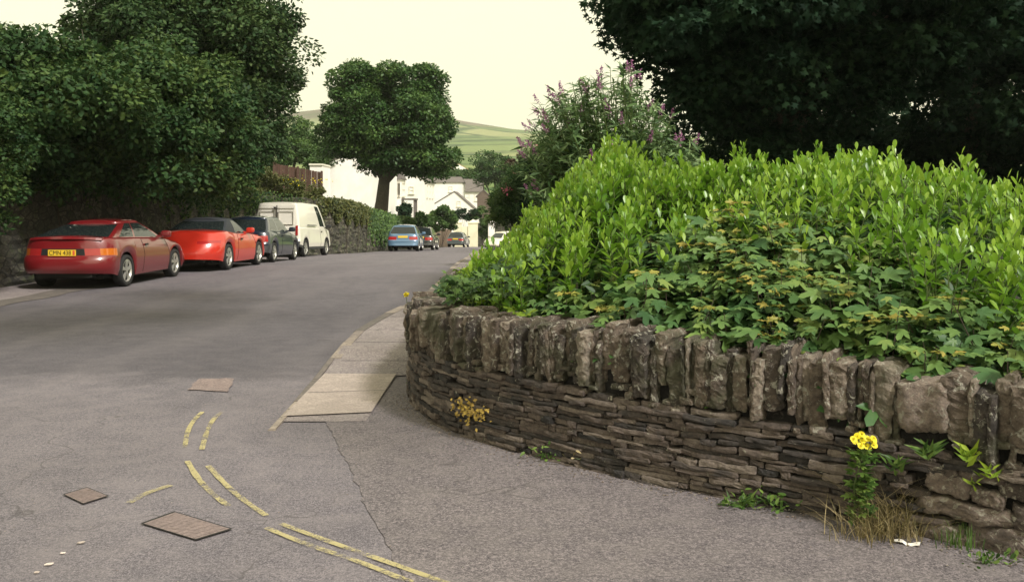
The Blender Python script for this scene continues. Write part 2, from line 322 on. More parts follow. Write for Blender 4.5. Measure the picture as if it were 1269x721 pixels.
T_M5 = ([(0, 0, 0), (.45, .1, 0), (.2, .35, .05), (.5, .7, -.05), (.14, .62, .03), (0, 1, -.08), (-.14, .62, .03), (-.5, .7, -.05), (-.2, .35, .05), (-.45, .1, 0)],
        [(0, 1, 2), (0, 2, 8), (0, 8, 9), (2, 3, 4), (8, 6, 7), (2, 4, 6, 8), (4, 5, 6)])

import time; print('T', round(time.process_time(),1))
# ------------------------------------------------------------------ terrain
PY = [-60, 24, 28, 32, 36, 42, 50, 60, 72, 90, 110, 140, 180, 230, 300, 400, 500, 650, 800, 1000, 1200, 1400, 1600, 1800, 2200, 4000]
PZ = [0, 0, -.1, -.22, -.33, -.55, -.82, -1.2, -1.65, -2.3, -3.2, -5.0, -4.0, 3, 13, 19, 25, 37, 50, 70, 93, 118, 0, 0, 0, 0]
def gz(Y): return float(np.interp(Y, PY[:22], PZ[:22]))
ridge_px = [-400, 200, 350, 400, 470, 560, 590, 665, 800, 1100, 1700]
ridge_y = [165, 150, 143, 136, 132, 147, 156, 165, 172, 185, 200]
def terr(X, Y):
    z = gz(Y)
    if Y > 1300:
        px = CX + F * X / Y
        zr = CH + (HY - np.interp(px, ridge_px, ridge_y)) * 1600 / F
        t = min((Y - 1300) / 300, 1); t = t * t * (3 - 2 * t)
        z0 = float(np.interp(1300, PY[:22], PZ[:22]))
        z = z0 + (zr - z0) * t
        if Y > 1600: z = zr - (Y - 1600) * 0.12
    elif Y > 500:
        z += 3.0 * math.sin(X / 90 + Y / 130)
    return z
rows = [-60, -20, 0] + [y for y in PY[1:22]] + [1460, 1520, 1560, 1600, 1650, 1800, 2200, 3000, 4500]
rows = sorted(set(rows + [550, 600, 700, 750, 850, 900, 950, 1050, 1100, 1150, 1250, 1300, 1350]))
V, Fc = [], []; NX = 61
for Y in rows:
    w = max(70, abs(Y) * 1.6)
    for i in range(NX):
        X = -w + 2 * w * i / (NX - 1); V.append((X, Y, terr(X, Y) - 0.006))
for j in range(len(rows) - 1):
    for i in range(NX - 1):
        a = j * NX + i; Fc.append((a, a + 1, a + NX + 1, a + NX))
near = [f for f in Fc if V[f[0]][1] < 140]; far = [f for f in Fc if V[f[0]][1] >= 140]
def sub(V, fs):
    ids = sorted({i for f in fs for i in f}); mp = {i: k for k, i in enumerate(ids)}
    return [V[i] for i in ids], [tuple(mp[i] for i in f) for f in fs]
v_, f_ = sub(V, near); tag(mesh('ground', v_, f_, M['verge'], smooth=True), 'rough ground either side of the road', kind='structure')
v_, f_ = sub(V, far); tag(mesh('hillside', v_, f_, M['hill'], smooth=True), 'green hillside of hedged fields rising to a moor', kind='structure')

def leftedge(Y): return float(np.interp(Y, [-20, 14, 26, 33, 37, 40, 44, 50, 60, 90, 140], [-8.15, -8.15, -8.2, -9.3, -8.6, -7.8, -7.3, -7.1, -7.0, -6.4, -5]))
def rightedge(Y): return float(np.interp(Y, [6.55, 8, 11, 12.5, 14, 16, 30, 40, 60, 90, 140], [-1.72, -1.80, -1.9, -1.78, -1.60, -1.5, -1.5, -1.7, -1.4, 0.0, 3]))
def strip(name, ys, xl, xr, dz, mat, label=None, zf=gz):
    V, Fc = [], []
    for y in ys: V += [(xl(y), y, zf(y) + dz), (xr(y), y, zf(y) + dz)]
    for i in range(len(ys) - 1): Fc.append((2 * i, 2 * i + 1, 2 * i + 3, 2 * i + 2))
    return tag(mesh(name, V, Fc, mat), label, kind='structure')
YS = [-12, 6.55]; YR = [6.55, 8, 11, 12.5, 14, 16, 20, 24, 26, 28, 32, 33, 36, 37, 40, 42, 44, 50, 60, 72, 90, 110, 140]
V, Fc = [], []
for y in YS: V += [(-8.15, y, 0), (14, y, 0)]
Fc.append((0, 1, 3, 2)); b = 4
for y in YR: V += [(leftedge(y), y, gz(y)), (rightedge(y) + 0.02, y, gz(y))]
for i in range(len(YR) - 1): Fc.append((b + 2 * i, b + 2 * i + 1, b + 2 * i + 3, b + 2 * i + 2))
tag(mesh('road', V, Fc, M['road']), 'worn grey asphalt road and junction mouth', kind='structure')

def poly(name, pts, z, mat, **k):
    return mesh(name, [(p[0], p[1], z) for p in pts], [tuple(range(len(pts)))], mat, **k)
def blob_poly(pts, n=8, amp=0.03):
    out = []
    for i in range(len(pts)):
        a, b = np.array(pts[i]), np.array(pts[(i + 1) % len(pts)])
        for k in range(n):
            p = a + (b - a) * k / n; out.append(tuple(p + rng.normal(0, amp, 2) * (0 if k == 0 else 1)))
    return out
# wall line (front foot of the wall), from the right edge of frame round the corner and up the road
WL = np.array([(4.4, 2.4), (3.2, 3.28), (2.24, 4.02), (1.65, 4.50), (0.99, 4.93), (.32, 5.48), (-.20, 6.00), (-.50, 6.42), (-.72, 6.95), (-.86, 7.6), (-.90, 8.5), (-.90, 10), (-.88, 12), (-.8, 16), (-.8, 24), (-.9, 38)])
def smooth_line(P, n=4):
    for _ in range(2):
        Q = [P[0]]
        for i in range(len(P) - 1): Q += [P[i] * .75 + P[i + 1] * .25, P[i] * .25 + P[i + 1] * .75]
        Q.append(P[-1]); P = np.array(Q)
    return P
WS = smooth_line(WL); wd = np.concatenate([[0], np.cumsum(np.linalg.norm(np.diff(WS, axis=0), axis=1))])
def wl(s):
    p = np.array([np.interp(s, wd, WS[:, 0]), np.interp(s, wd, WS[:, 1])])
    q = np.array([np.interp(s + .06, wd, WS[:, 0]), np.interp(s + .06, wd, WS[:, 1])]); q0 = np.array([np.interp(s - .06, wd, WS[:, 0]), np.interp(s - .06, wd, WS[:, 1])])
    t = q - q0; t /= np.linalg.norm(t)
    return p, t, np.array([t[1], -t[0]])      # point, tangent (away), normal pointing into the garden
def s_at_px(px):                                # arc position where the wall foot meets a photo column
    ss = np.linspace(0, 9, 400); P = np.array([wl(s)[0] for s in ss]); c = CX + F * P[:, 0] / np.maximum(P[:, 1], .1)
    return float(ss[np.argmin(abs(c - px))])

tag(poly('tarmac_patch', blob_poly([G(402, 522), G(418, 550), G(436, 585), G(452, 625), G(500, 716), G(640, 900), (3.6, 2.6), (2.6, 4.0), (1.6, 4.75), (.3, 5.7), (-.3, 6.4), (-.70, 7.4), (-.86, 8.9), G(486, 467), G(454, 514)], 10, .008), 0.0045, M['road2']), 'darker newer asphalt along the foot of the stone wall', kind='structure')
tag(poly('reddish_patch', blob_poly([G(232, 484), G(247, 470), G(290, 470), G(283, 486)], 4, .01), 0.0085, asphalt('reddish_asphalt', (0.15, 0.115, 0.112), (0.20, 0.155, 0.148), (0.25, 0.2, 0.185))), 'small reddish repair patch in the road', kind='structure')
strip('gutter', [8 + k * .5 for k in range(33)], lambda y: -8.62 + .05 * math.sin(y * 2.1), lambda y: -8.05 + 0.07 * math.sin(y * 3.3), 0.0075, M['kerb'], 'pale gutter strip beside the parked cars')
strip('pavement', [8, 14, 20, 24, 26, 28, 32, 33], lambda y: -9.98, lambda y: -8.15, 0.0045, M['path'], 'asphalt pavement under the parked cars, along the rubble wall')
# footway on the right, dropping to the dropped crossing
FZ = lambda y: float(np.interp(y, [6.6, 8.4, 9.4, 24, 140], [0.004, 0.012, 0.08, 0.10, -4.9])) if y < 24 else gz(y) + 0.1
fy = [6.66, 6.9, 8.36, 8.9, 9.4, 11, 12.5, 14, 16, 20, 24, 28, 32, 36, 42, 50, 60, 90]
strip('footway', [6.55, 6.9, 8.3] + fy[2:], lambda y: rightedge(y) + .06, lambda y: -1.062 if y < 8.31 else (float(np.interp(y, [8.3, 9, 30, 40, 90], [-.86, -.84, -.75, -.8, 1.5]))), 0.003, M['path'], 'footway beside the wall', zf=FZ)
V = [(*G(351, 518), .014), (*G(460, 513), .014), (*G(491, 466), .020), (rightedge(8.3) + .075, 8.36, .020)]
VV, FF = [], []; n1 = 8
for j in range(n1 + 1):
    for i in range(n1 + 1):
        u, v = i / n1, j / n1; a = (np.array(V[0]) * (1 - u) + np.array(V[1]) * u) * (1 - v) + (np.array(V[3]) * (1 - u) + np.array(V[2]) * u) * v; VV.append(a + (0, 0, .004 if (j, i) else 0))
for j in range(n1):
    for i in range(n1): FF.append((j * (n1 + 1) + i, j * (n1 + 1) + i + 1, (j + 1) * (n1 + 1) + i + 1, (j + 1) * (n1 + 1) + i))
tag(mesh('crossing_slab', VV, FF, M['slab']), 'pale concrete dropped crossing slab in the footway', kind='structure')
mb = MB()   # joints in the footway and slab edges
for y in (8.9, 9.9, 10.9, 12.2): mb.box(rightedge(y) + .15, -.92, y, y + .012, FZ(y) + .002, FZ(y) + .0065)
a_, b_2 = (V[0] + V[3]) if False else (np.array([rightedge(7.5) + .08, 7.5, .0225]), np.array([-1.065, 7.6, .0225])); mb.add([a_, b_2, b_2 + [0, .014, 0], a_ + [0, .014, 0]], [(0, 1, 2, 3)])
tag(mb.build('footway_joint', M['road2']), kind='structure', label='dark joints across the footway')
mb = MB(); y = 6.3
while y < 40:
    L = 0.9; y2 = y + L - .02; zt = FZ(max(y, 6.6)) + .010; zt2 = FZ(y2) + .010
    x0, x1 = rightedge(max(y, 6.5)), rightedge(y2); w = .13 if y > 8.2 else .07
    z0 = -.1 + min(gz(y), gz(y2)); j_ = rng.normal(0, .008)
    Vb = [(x0 + j_, y, z0), (x0 + w, y, z0), (x0 + w, y, zt), (x0 + .02 + j_, y, zt), (x0 + j_, y, zt - .02), (x1 + j_, y2, z0), (x1 + w, y2, z0), (x1 + w, y2, zt2), (x1 + .02 + j_, y2, zt2), (x1 + j_, y2, zt2 - .02)]
    mb.add(Vb, [(0, 1, 2, 3, 4), (9, 8, 7, 6, 5), (0, 5, 6, 1), (1, 6, 7, 2), (2, 7, 8, 3), (3, 8, 9, 4), (4, 9, 5, 0)], rng.random()); y += L
tag(mb.build('kerb', M['kerb']), 'worn stone kerb edging the footway', kind='structure')

# painted lines (worn)
def paint_mat():
    m, t, p = newmat('worn_yellow_paint'); co = coords(t)
    p.inputs['Base Color'].default_value = (0.40, 0.345, 0.17, 1); p.inputs['Roughness'].default_value = .85
    a = nd(t, 'ShaderNodeMath', operation='ADD'); t.links.new(noise(t, co, 75, 5, 0.85), a.inputs[0])
    b = nd(t, 'ShaderNodeMath', operation='MULTIPLY_ADD'); t.links.new(noise(t, co, 4.5, 4, 0.6), b.inputs[0]); b.inputs[1].default_value = 0.8; b.inputs[2].default_value = -0.36; t.links.new(b.outputs[0], a.inputs[1])
    r = ramp(t, [(0.44, (0, 0, 0)), (0.60, (1, 1, 1))]); t.links.new(a.outputs[0], r.inputs[0])
    at = nd(t, 'ShaderNodeAttribute'); at.attribute_name = 'rnd'; ml = nd(t, 'ShaderNodeMath', operation='MULTIPLY'); t.links.new(r.outputs[0], ml.inputs[0]); t.links.new(at.outputs['Fac'], ml.inputs[1])
    t.links.new(ml.outputs[0], p.inputs['Alpha']); return m
M['paint'] = paint_mat()
def paint_line(pxs, wid=0.034):
    P = smooth_line(np.array([G(*p) for p in pxs])); V, Fc = [], []
    for i, p in enumerate(P):
        t = P[min(i + 1, len(P) - 1)] - P[max(i - 1, 0)]; t /= np.linalg.norm(t); n = np.array([-t[1], t[0]]); w = wid * (1 + rng.normal(0, .08)) / 2
        V += [(*(p - n * w), .0075), (*(p + n * w), .0075)]
    for i in range(len(P) - 1): Fc.append((2 * i, 2 * i + 1, 2 * i + 3, 2 * i + 2))
    return V, Fc
for lbl, segs in (('outer yellow line of the double pair curving round the corner', [[(251, 511), (241, 520), (232, 535), (229, 556)], [(232, 572), (245, 594), (262, 612), (283, 628)], [(330, 655), (380, 676), (440, 695), (510, 723)]]),
                  ('inner yellow line of the double pair nearer the footway', [[(275, 511), (264, 520), (256, 536), (250, 558)], [(258, 578), (280, 602), (302, 621), (330, 640)], [(348, 650), (410, 673), (470, 694), (560, 726)]])):
    mb = MB()
    for s_ in segs: mb.add(*paint_line(s_), .85)
    tag(mb.build('yellow_line', M['paint']), lbl, kind='structure')
mb = MB(); mb.add(*paint_line([(160, 624), (180, 612), (212, 602)], .045), .6); tag(mb.build('faded_marking', M['paint']), 'stub of faded white road paint', kind='structure')

# manhole covers
def manhole(pts, label, cat='manhole cover', dz=0.009):
    P = [np.array(G(*p)) for p in pts]; c = sum(P) / 4
    e = empty('manhole_cover', (c[0], c[1], 0), label, cat)
    mesh('frame', [(*p, dz) for p in P] + [(*(c + (p - c) * .93), dz) for p in P], [(i, (i + 1) % 4, 4 + (i + 1) % 4, 4 + i) for i in range(4)], M['dark'], e)
    Q = [c + (p - c) * .93 for p in P]; mb = MB(); n = 9
    mb.add([(*q, dz - .001) for q in Q], [(0, 1, 2, 3)])
    for i in range(n):
        for j in range(n):
            u, v = (i + .5) / n, (j + .5) / n; q = (Q[0] * (1 - u) + Q[1] * u) * (1 - v) + (Q[3] * (1 - u) + Q[2] * u) * v
            ang = .6 if (i + j) % 2 else 2.2; d = np.array([math.cos(ang), math.sin(ang)]) * .010; w = np.array([-d[1], d[0]]) * .3
            mb.add([(*(q - d - w), dz + .0006), (*(q + d - w), dz + .0006), (*(q + d + w), dz + .0006), (*(q - d + w), dz + .0006)], [(0, 1, 2, 3)], .62)
    mb.build('plate', M['iron'], e)
manhole([(174, 650), (216, 635), (289, 657), (243, 671)], 'square rusty iron manhole cover with a black rim, near the yellow lines')
manhole([(78, 614), (108, 605), (135, 616), (103, 626)], 'smaller faint iron cover left of the rusty manhole cover')

import time; print('T', round(time.process_time(),1))
# ------------------------------------------------------------------ foreground garden wall
def lump(nx, ny, nz, amp, sc):
    """rounded rough stone in a unit box (-.5...5)"""
    idx = {}; V = []; Fc = []
    def vid(i, j, k):
        if (i, j, k) not in idx: idx[(i, j, k)] = len(V); V.append((i / nx - .5, j / ny - .5, k / nz - .5))
        return idx[(i, j, k)]
    for i in range(nx):
        for j in range(ny):
            Fc.append((vid(i, j, 0), vid(i, j + 1, 0), vid(i + 1, j + 1, 0), vid(i + 1, j, 0))); Fc.append((vid(i, j, nz), vid(i + 1, j, nz), vid(i + 1, j + 1, nz), vid(i, j + 1, nz)))
    for i in range(nx):
        for k in range(nz):
            Fc.append((vid(i, 0, k), vid(i + 1, 0, k), vid(i + 1, 0, k + 1), vid(i, 0, k + 1))); Fc.append((vid(i, ny, k), vid(i, ny, k + 1), vid(i + 1, ny, k + 1), vid(i + 1, ny, k)))
    for j in range(ny):
        for k in range(nz):
            Fc.append((vid(0, j, k), vid(0, j, k + 1), vid(0, j + 1, k + 1), vid(0, j + 1, k))); Fc.append((vid(nx, j, k), vid(nx, j + 1, k), vid(nx, j + 1, k + 1), vid(nx, j, k + 1)))
    return np.array(V), Fc
LUMP = {k: lump(*k, 0, 0) for k in ((6, 3, 3), (3, 3, 7), (6, 4, 6), (12, 8, 12), (4, 6, 14))}
def stone(mb, c, t, n, size, kind=(6, 3, 3), amp=.012, rnd_=.35, tilt=0.0):
    V, Fc = LUMP[kind]; U = V * 2; r = np.abs(U) ** 4
    sc = (r.sum(1) + 1e-6) ** .25; mx = np.abs(U).max(1)
    k = 1 - rnd_ * (1 - mx / sc)                 # round the corners
    Q = V * k[:, None] * np.array(size)
    ph = rng.random(9) * 6.3; q = Q * 22
    d = np.stack([np.sin(q[:, 1] * 1.7 + ph[0]) + .6 * np.sin(q[:, 2] * 3.1 + q[:, 0] + ph[1]), np.sin(q[:, 0] * 1.3 + ph[2]) + .7 * np.sin(q[:, 2] * 2.7 + q[:, 0] * 1.9 + ph[3]), np.sin(q[:, 0] * 1.1 + ph[4]) + .6 * np.sin(q[:, 0] * 2.9 + q[:, 1] * 2 + ph[5])], 1)
    lim = np.minimum(amp, np.array(size) * .16)
    Q = Q + d * lim * .7 + rng.normal(0, 1, Q.shape) * lim * .28
    ct, st = math.cos(tilt), math.sin(tilt); Q = np.stack([Q[:, 0] * ct - Q[:, 2] * st, Q[:, 1], Q[:, 0] * st + Q[:, 2] * ct], 1)
    P = np.stack([c[0] + Q[:, 0] * t[0] + Q[:, 1] * n[0], c[1] + Q[:, 0] * t[1] + Q[:, 1] * n[1], c[2] + Q[:, 2]], 1)
    mb.add(P, Fc, rng.random())
TOPS = [0, s_at_px(1259), s_at_px(1040), s_at_px(700), s_at_px(540), s_at_px(520), 9.5, 12, 40]
def top_h(s): return float(np.interp(s, TOPS, [.70, .74, .78, .82, .80, .67, .57, .52, .5]))
S0, S1 = 0.4, 16.0
wall = empty('garden_wall', (*wl(4)[0], 0), 'low curved dry stone wall of thin slates topped with upright cope stones', 'wall')
V, Fc = [], []; ss = np.arange(S0, 34, .12)
for s in ss:
    p, t, n = wl(s); h = top_h(s) - .10
    for d, z in ((.045, -.05), (.045, h), (.36, h), (.40, -.05)): q = p + n * d; V.append((q[0], q[1], z + gz(q[1])))
for i in range(len(ss) - 1):
    for k in range(3): Fc.append((4 * i + k, 4 * i + k + 1, 4 * i + k + 5, 4 * i + k + 4))
mesh('core', V, [tuple(reversed(f)) for f in Fc], M['mortar'], wall)
sBL, sBR = s_at_px(1150), s_at_px(1259)        # zone of big pale stones, low right
mb = MB(); z = -0.02; bigs = []
while z < .46:
    hh = rng.uniform(.016, .046); s = S0 + rng.random() * .1
    while s < S1:
        L = rng.uniform(.10, .42) if rng.random() < .7 else rng.uniform(.05, .12)
        if s > 9: L *= 1.6
        p, t, n = wl(s + L / 2); cope_b = top_h(s) - .33 - .02
        wob = .018 * math.sin(s * 2.3) + .012 * math.sin(s * 5.1 + 1)
        zc = z + hh / 2 + wob * (z / .4)
        inbig = sBR - 1.2 < s + L / 2 < sBL + .02 and zc < .34
        if zc + hh / 2 < cope_b + .03 and not inbig:
            dep = .05 + rng.normal(0, .010) - .0 ; c = p + n * (.07 - dep + .02 + max(0, .02 * z))
            hs = hh * rng.uniform(.75, 1.25)
            stone(mb, (c[0], c[1], zc + gz(p[1])), t, n, (L * .995, .14, hs * .92), (6, 3, 3), amp=.0055, rnd_=.26, tilt=rng.normal(0, .018))
        s += L
    z += hh * .95
mb.build('slate_courses', M['slate'], wall)
mb = MB()
for (px, zc, w, h) in ((1178, .275, .19, .12), (1222, .235, .15, .075), (1262, .30, .17, .09), (1196, .155, .42, .085), (1300, .17, .30, .12), (1170, .03, .25, .11), (1238, .045, .26, .15), (1300, .04, .3, .14), (1350, .2, .3, .2), (1163, .33, .16, .05), (1215, .33, .22, .05), (1270, .37, .2, .05), (1340, .34, .3, .06), (1400, .1, .4, .2), (1400, .3, .4, .15)):
    s = s_at_px(px); p, t, n = wl(s); c = p + n * .065
    stone(mb, (c[0], c[1], zc), t, n, (w, .16, h), (12, 8, 12), amp=.010, rnd_=.55, tilt=rng.normal(0, .03) + (.06 if px == 1196 else 0))
mb.build('rubble_stones', M['boulder'], wall, smooth=True)
mb = MB(); mb2 = MB(); s = S0; bL, bR = s_at_px(1112), s_at_px(1184)
while s < 14:
    wdt = float(rng.choice([rng.uniform(.018, .035), rng.uniform(.035, .07), rng.uniform(.07, .105)], p=[.54, .38, .08]))
    if s > 8: wdt *= 1.5
    if bR - .01 < s + wdt / 2 < bL + .01: s += wdt; continue
    p, t, n = wl(s + wdt / 2); H = top_h(s); hh = rng.uniform(.28, .36) + (0.04 if rng.random() < .2 else 0)
    topz = H + rng.normal(0, .026) + (.05 if rng.random() < .08 else 0)
    dep = .38 + rng.normal(0, .02); c = p + n * (.18 + rng.normal(0, .020))
    stone(mb, (c[0], c[1], topz - hh / 2 + gz(p[1])), t, n, (wdt * 1.25, dep, hh), (4, 6, 14), amp=.012, rnd_=.34, tilt=rng.normal(0, .05))
    s += wdt * .96
    if rng.random() < .55:                       # small pinning stones
        q = p + n * .03; stone(mb, (q[0], q[1], topz - hh + rng.uniform(-.03, .03) + gz(p[1])), t, n, (rng.uniform(.04, .09), .1, rng.uniform(.02, .045)), (6, 3, 3), amp=.006, rnd_=.6)
mb.build('cope_stones', M['cope'], wall)
p, t, n = wl((bL + bR) / 2); c = p + n * .17
mb = MB(); stone(mb, (c[0], c[1], top_h((bL + bR) / 2) - .145), t, n, (abs(bL - bR) * 1.02, .40, .26), (12, 8, 12), amp=.014, rnd_=.7)
o = mb.build('cope_boulder', M['boulder'], wall, smooth=True); o['label'] = 'large pale rounded block in the coping'

# soil of the raised bed and garden
V, Fc = [], []; ss = np.arange(0, 34, .3)
for s in ss:
    p, t, n = wl(s); q = p + n * .35; V.append((q[0], q[1], min(.56, top_h(s) - .13) + gz(q[1]))); V.append((max(q[0] + 26, 30), q[1] + (4 if q[1] > 4 else 0) + 8, .5 + gz(q[1])))
for i in range(len(ss) - 1): Fc.append((2 * i, 2 * i + 2, 2 * i + 3, 2 * i + 1))
tag(mesh('soil', V, [tuple(reversed(f)) for f in Fc], M['soil']), 'dark soil of the raised garden bed behind the wall', kind='structure')

import time; print('T', round(time.process_time(),1))
# ------------------------------------------------------------------ foliage generators
def dirs(n): return norm(rng.normal(0, 1, (n, 3)))
def crown(name, ell, nclump, rc, nleaf, size, T, mat, parent, shell=(.62, 1.0), flat=.65, upbias=.6, droop=.3, extra=None):
    ell = np.array(ell, float); wgt = (ell[:, 3] * ell[:, 4] * ell[:, 5]) ** (2 / 3); wgt /= wgt.sum()
    k = rng.choice(len(ell), nclump, p=wgt); d = dirs(nclump); r = rng.uniform(*shell, nclump)
    C = ell[k, :3] + d * ell[k, 3:6] * r[:, None]
    if extra is not None: C = np.vstack([C, extra])
    rcs = rc * rng.uniform(.6, 1.35, len(C))
    ci = rng.integers(0, len(C), nleaf); dl = dirs(nleaf); dl[:, 2] = dl[:, 2] * .8 + .25; dl = norm(dl)
    rad = rng.uniform(.45, 1, nleaf) ** .6
    P = C[ci] + dl * (rcs[ci] * rad)[:, None] * np.array([1, 1, flat])
    N = norm(dl * .8 + np.array([0, 0, upbias]) + rng.normal(0, .45, (nleaf, 3)))
    A = norm(dl * np.array([1, 1, .3]) + rng.normal(0, .6, (nleaf, 3)) - np.array([0, 0, droop]))
    crnd = rng.random(len(C))
    rnd_ = np.clip(.35 * crnd[ci] + .45 * rng.random(nleaf) + .2 * (dl[:, 2] * .5 + .5), 0, 1)
    return leaves(name, T, P, A, N, size * rng.uniform(.7, 1.3, nleaf), mat, parent, rnd_)
def trunk(name, base, tops, r0, parent, mat=None, limb_r=None, lean=(0, 0), fork=.45):
    mb = MB(); b_ = Vector(base); fk = None
    for i, tp in enumerate(tops):
        tp = Vector(tp)
        if i == 0:
            fk = b_.lerp(tp, fork); pts = [b_ - Vector((0, 0, .3)), b_ + (fk - b_) * .08, b_ + (fk - b_) * .5 + Vector((.05 * r0, 0, 0)), fk, fk.lerp(tp, .5) + Vector((r0 * .8, 0, 0)), tp]
            mb.tube(pts, [r0 * 1.5, r0 * 1.12, r0 * .95, r0 * .82, r0 * .45, r0 * .1], 12)
        else:
            st = b_.lerp(fk, rng.uniform(.8, 1.0)); m = st.lerp(tp, .45) + Vector((0, 0, abs(tp.z - st.z) * .12))
            mb.tube([st, st.lerp(m, .5), m, tp], [r0 * .5, r0 * .38, r0 * .28, r0 * .06], 8)
            for _ in range(2):
                a = m.lerp(tp, rng.uniform(.1, .6)); q = a + Vector(tuple(rng.normal(0, 1, 3))) * (tp - st).length * .18 + Vector((0, 0, .5))
                mb.tube([a, a.lerp(q, .5), q], [r0 * .16, r0 * .1, r0 * .03], 5)
    return mb.build(name, mat or M['bark'], parent, smooth=True)
def tree(label, base, ell, r0, nclump, rc, nleaf, size, mat, T=T_RH, cat='tree', name='tree', group=None, **k):
    e = empty(name, base, label, cat, group)
    tops = [tuple(x[:3]) for x in ell]; trunk('trunk', base, tops, r0, e)
    crown('crown', ell, nclump, rc, nleaf, size, T, mat, e, **k); return e
def shrub(label, base, ell, nclump, rc, nleaf, size, mat, T=T_RH, name='shrub', cat='shrub', group=None, stems=5, stem_r=.025, **k):
    e = empty(name, base, label, cat, group); mb = MB(); b_ = Vector(base)
    for i in range(stems):
        x = ell[i % len(ell)]; tp = Vector((x[0] + rng.normal(0, x[3] * .35), x[1] + rng.normal(0, x[4] * .35), x[2] + x[5] * rng.uniform(.2, .8)))
        mb = MB(); mb.tube([b_ + Vector((rng.normal(0, .1), rng.normal(0, .1), -.1)), b_.lerp(tp, .5), tp], [stem_r, stem_r * .7, stem_r * .25], 5); mb.build('stem', M['twig'], e)
    crown('foliage', ell, nclump, rc, nleaf, size, T, mat, e, **k); return e
def E(px, py, Y, rpx, rpy, ry):
    x, z = W(px, py, Y); return (x, Y, z, rpx * Y / F, ry, rpy * Y / F)

# ---- big trees
tree('large round-headed tree standing alone behind the roadside wall, by the white houses', (W(470, 262, 58)[0], 58, .6),
     [E(484, 158, 58, 68, 62, 3.6), E(446, 104, 58, 33, 23, 2), E(505, 100, 58, 46, 20, 2.4), E(430, 166, 58, 32, 34, 2.6), E(535, 180, 58, 30, 40, 2.6), E(525, 125, 58, 22, 26, 2), E(505, 196, 57, 44, 17, 2.2), E(445, 140, 57, 34, 34, 2.6), E(520, 150, 57, 34, 34, 2.6)],
     .44, 330, .80, 120000, .20, M['lf_mid'], shell=(.72, .98), name='sycamore_tree', flat=.6)
tree('dark bushy tree overhanging the wall above the two red cars', (-12.6, 19, 1.5),
     [E(20, 132, 18.5, 70, 76, 2), E(110, 126, 19.5, 100, 58, 2.5), E(200, 165, 21.5, 95, 66, 2.6), E(90, 160, 19, 90, 58, 2), E(205, 118, 22, 70, 50, 2.4), E(-40, 140, 18, 70, 110, 2), E(250, 175, 24.5, 54, 58, 2.2)],
     .22, 330, .62, 150000, .125, M['lf_left'], shell=(.55, 1.14), name='wall_tree')
tree('tall dark tree rising out of frame behind the bushy tree at the left', (-11.5, 33, 1.3),
     [E(240, 55, 30, 105, 85, 4), E(300, 110, 30, 42, 64, 3), E(275, 165, 29, 46, 62, 3), E(190, 60, 31, 75, 60, 3.5), E(255, -45, 31, 90, 60, 4), E(318, 55, 30, 38, 44, 2.5)],
     .4, 330, .85, 170000, .145, M['lf_left2'], shell=(.55, 1.16), name='tall_tree')
# left edge pale shrub at the frame edge
shrub('leafy green shrub low at the far left edge of the photo', (-9.6, 15.3, 1.2), [E(-6, 170, 15.5, 34, 60, .7), E(-20, 240, 15.5, 36, 60, .7)], 40, .3, 9000, .08, M['lf_left'])
# right-hand dark trees
RT = [E(1000, -60, 15, 190, 150, 3.5), E(890, 40, 14, 105, 85, 2.6), E(830, -10, 14, 60, 75, 2), E(960, 110, 15, 110, 90, 2.6), E(1100, 20, 14, 160, 90, 3)]
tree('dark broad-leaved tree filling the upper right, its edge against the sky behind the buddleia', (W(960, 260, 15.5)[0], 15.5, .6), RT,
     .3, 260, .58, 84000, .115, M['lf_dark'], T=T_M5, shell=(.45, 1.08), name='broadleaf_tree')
RT2 = [E(1200, 60, 17, 150, 170, 3.2), E(1290, 140, 17, 120, 150, 3), E(1240, 210, 18, 130, 80, 2.6), E(950, 190, 19, 90, 65, 2.2)]
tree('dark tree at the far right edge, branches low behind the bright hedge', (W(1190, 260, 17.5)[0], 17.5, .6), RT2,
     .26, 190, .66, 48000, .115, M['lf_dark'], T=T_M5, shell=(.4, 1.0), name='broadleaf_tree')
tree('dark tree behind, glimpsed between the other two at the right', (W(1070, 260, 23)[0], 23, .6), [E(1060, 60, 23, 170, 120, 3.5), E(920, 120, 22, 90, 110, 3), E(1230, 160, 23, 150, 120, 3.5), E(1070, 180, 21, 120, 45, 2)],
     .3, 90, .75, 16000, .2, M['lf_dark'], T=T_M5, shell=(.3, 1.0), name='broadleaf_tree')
# far trees
tree('small round dark tree beyond the chimneys', (W(612, 240, 135)[0], 135, -4.8), [E(612, 208, 135, 27, 20, 3), E(598, 214, 135, 14, 14, 2.5), E(628, 214, 135, 14, 14, 2.5)], .35, 60, .9, 12000, .3, M['lf_mid'], name='round_tree')
for i, (px, py, Y, rx, ry, lb) in enumerate(((362, 172, 75, 26, 30, 'green garden tree left of the big sycamore, above the fence'), (392, 188, 72, 20, 24, 'lower garden tree between the fence and the big sycamore'), (335, 190, 70, 26, 36, 'garden tree half hidden behind the tall dark tree'))):
    tree(lb, (W(px, 220, Y)[0], Y, .5), [E(px, py, Y, rx, ry, 2), E(px + 8, py + 12, Y - 1, rx * .8, ry * .7, 1.6)], .2, 60, .55, 12000, .18, M['lf_far'], name='garden_tree')
for i, (px, w, lb) in enumerate(((508, 22, 'dark tree above the roof of the second white house'), (540, 20, 'dark tree in the row behind the chimneys, left end'), (566, 16, 'dark tree in the row behind the middle chimneys'), (588, 12, 'dark tree in the row behind the chimneys, nearest the round tree'))):
    tree(lb, (W(px, 225, 175)[0], 175, -4), [E(px, 219, 175, w, 9, 3), E(px + w * .5, 222, 175, w * .7, 8, 3)], .3, 40, 1.0, 5000, .4, M['lf_mid'], name='far_tree')

import time; print('T', round(time.process_time(),1))
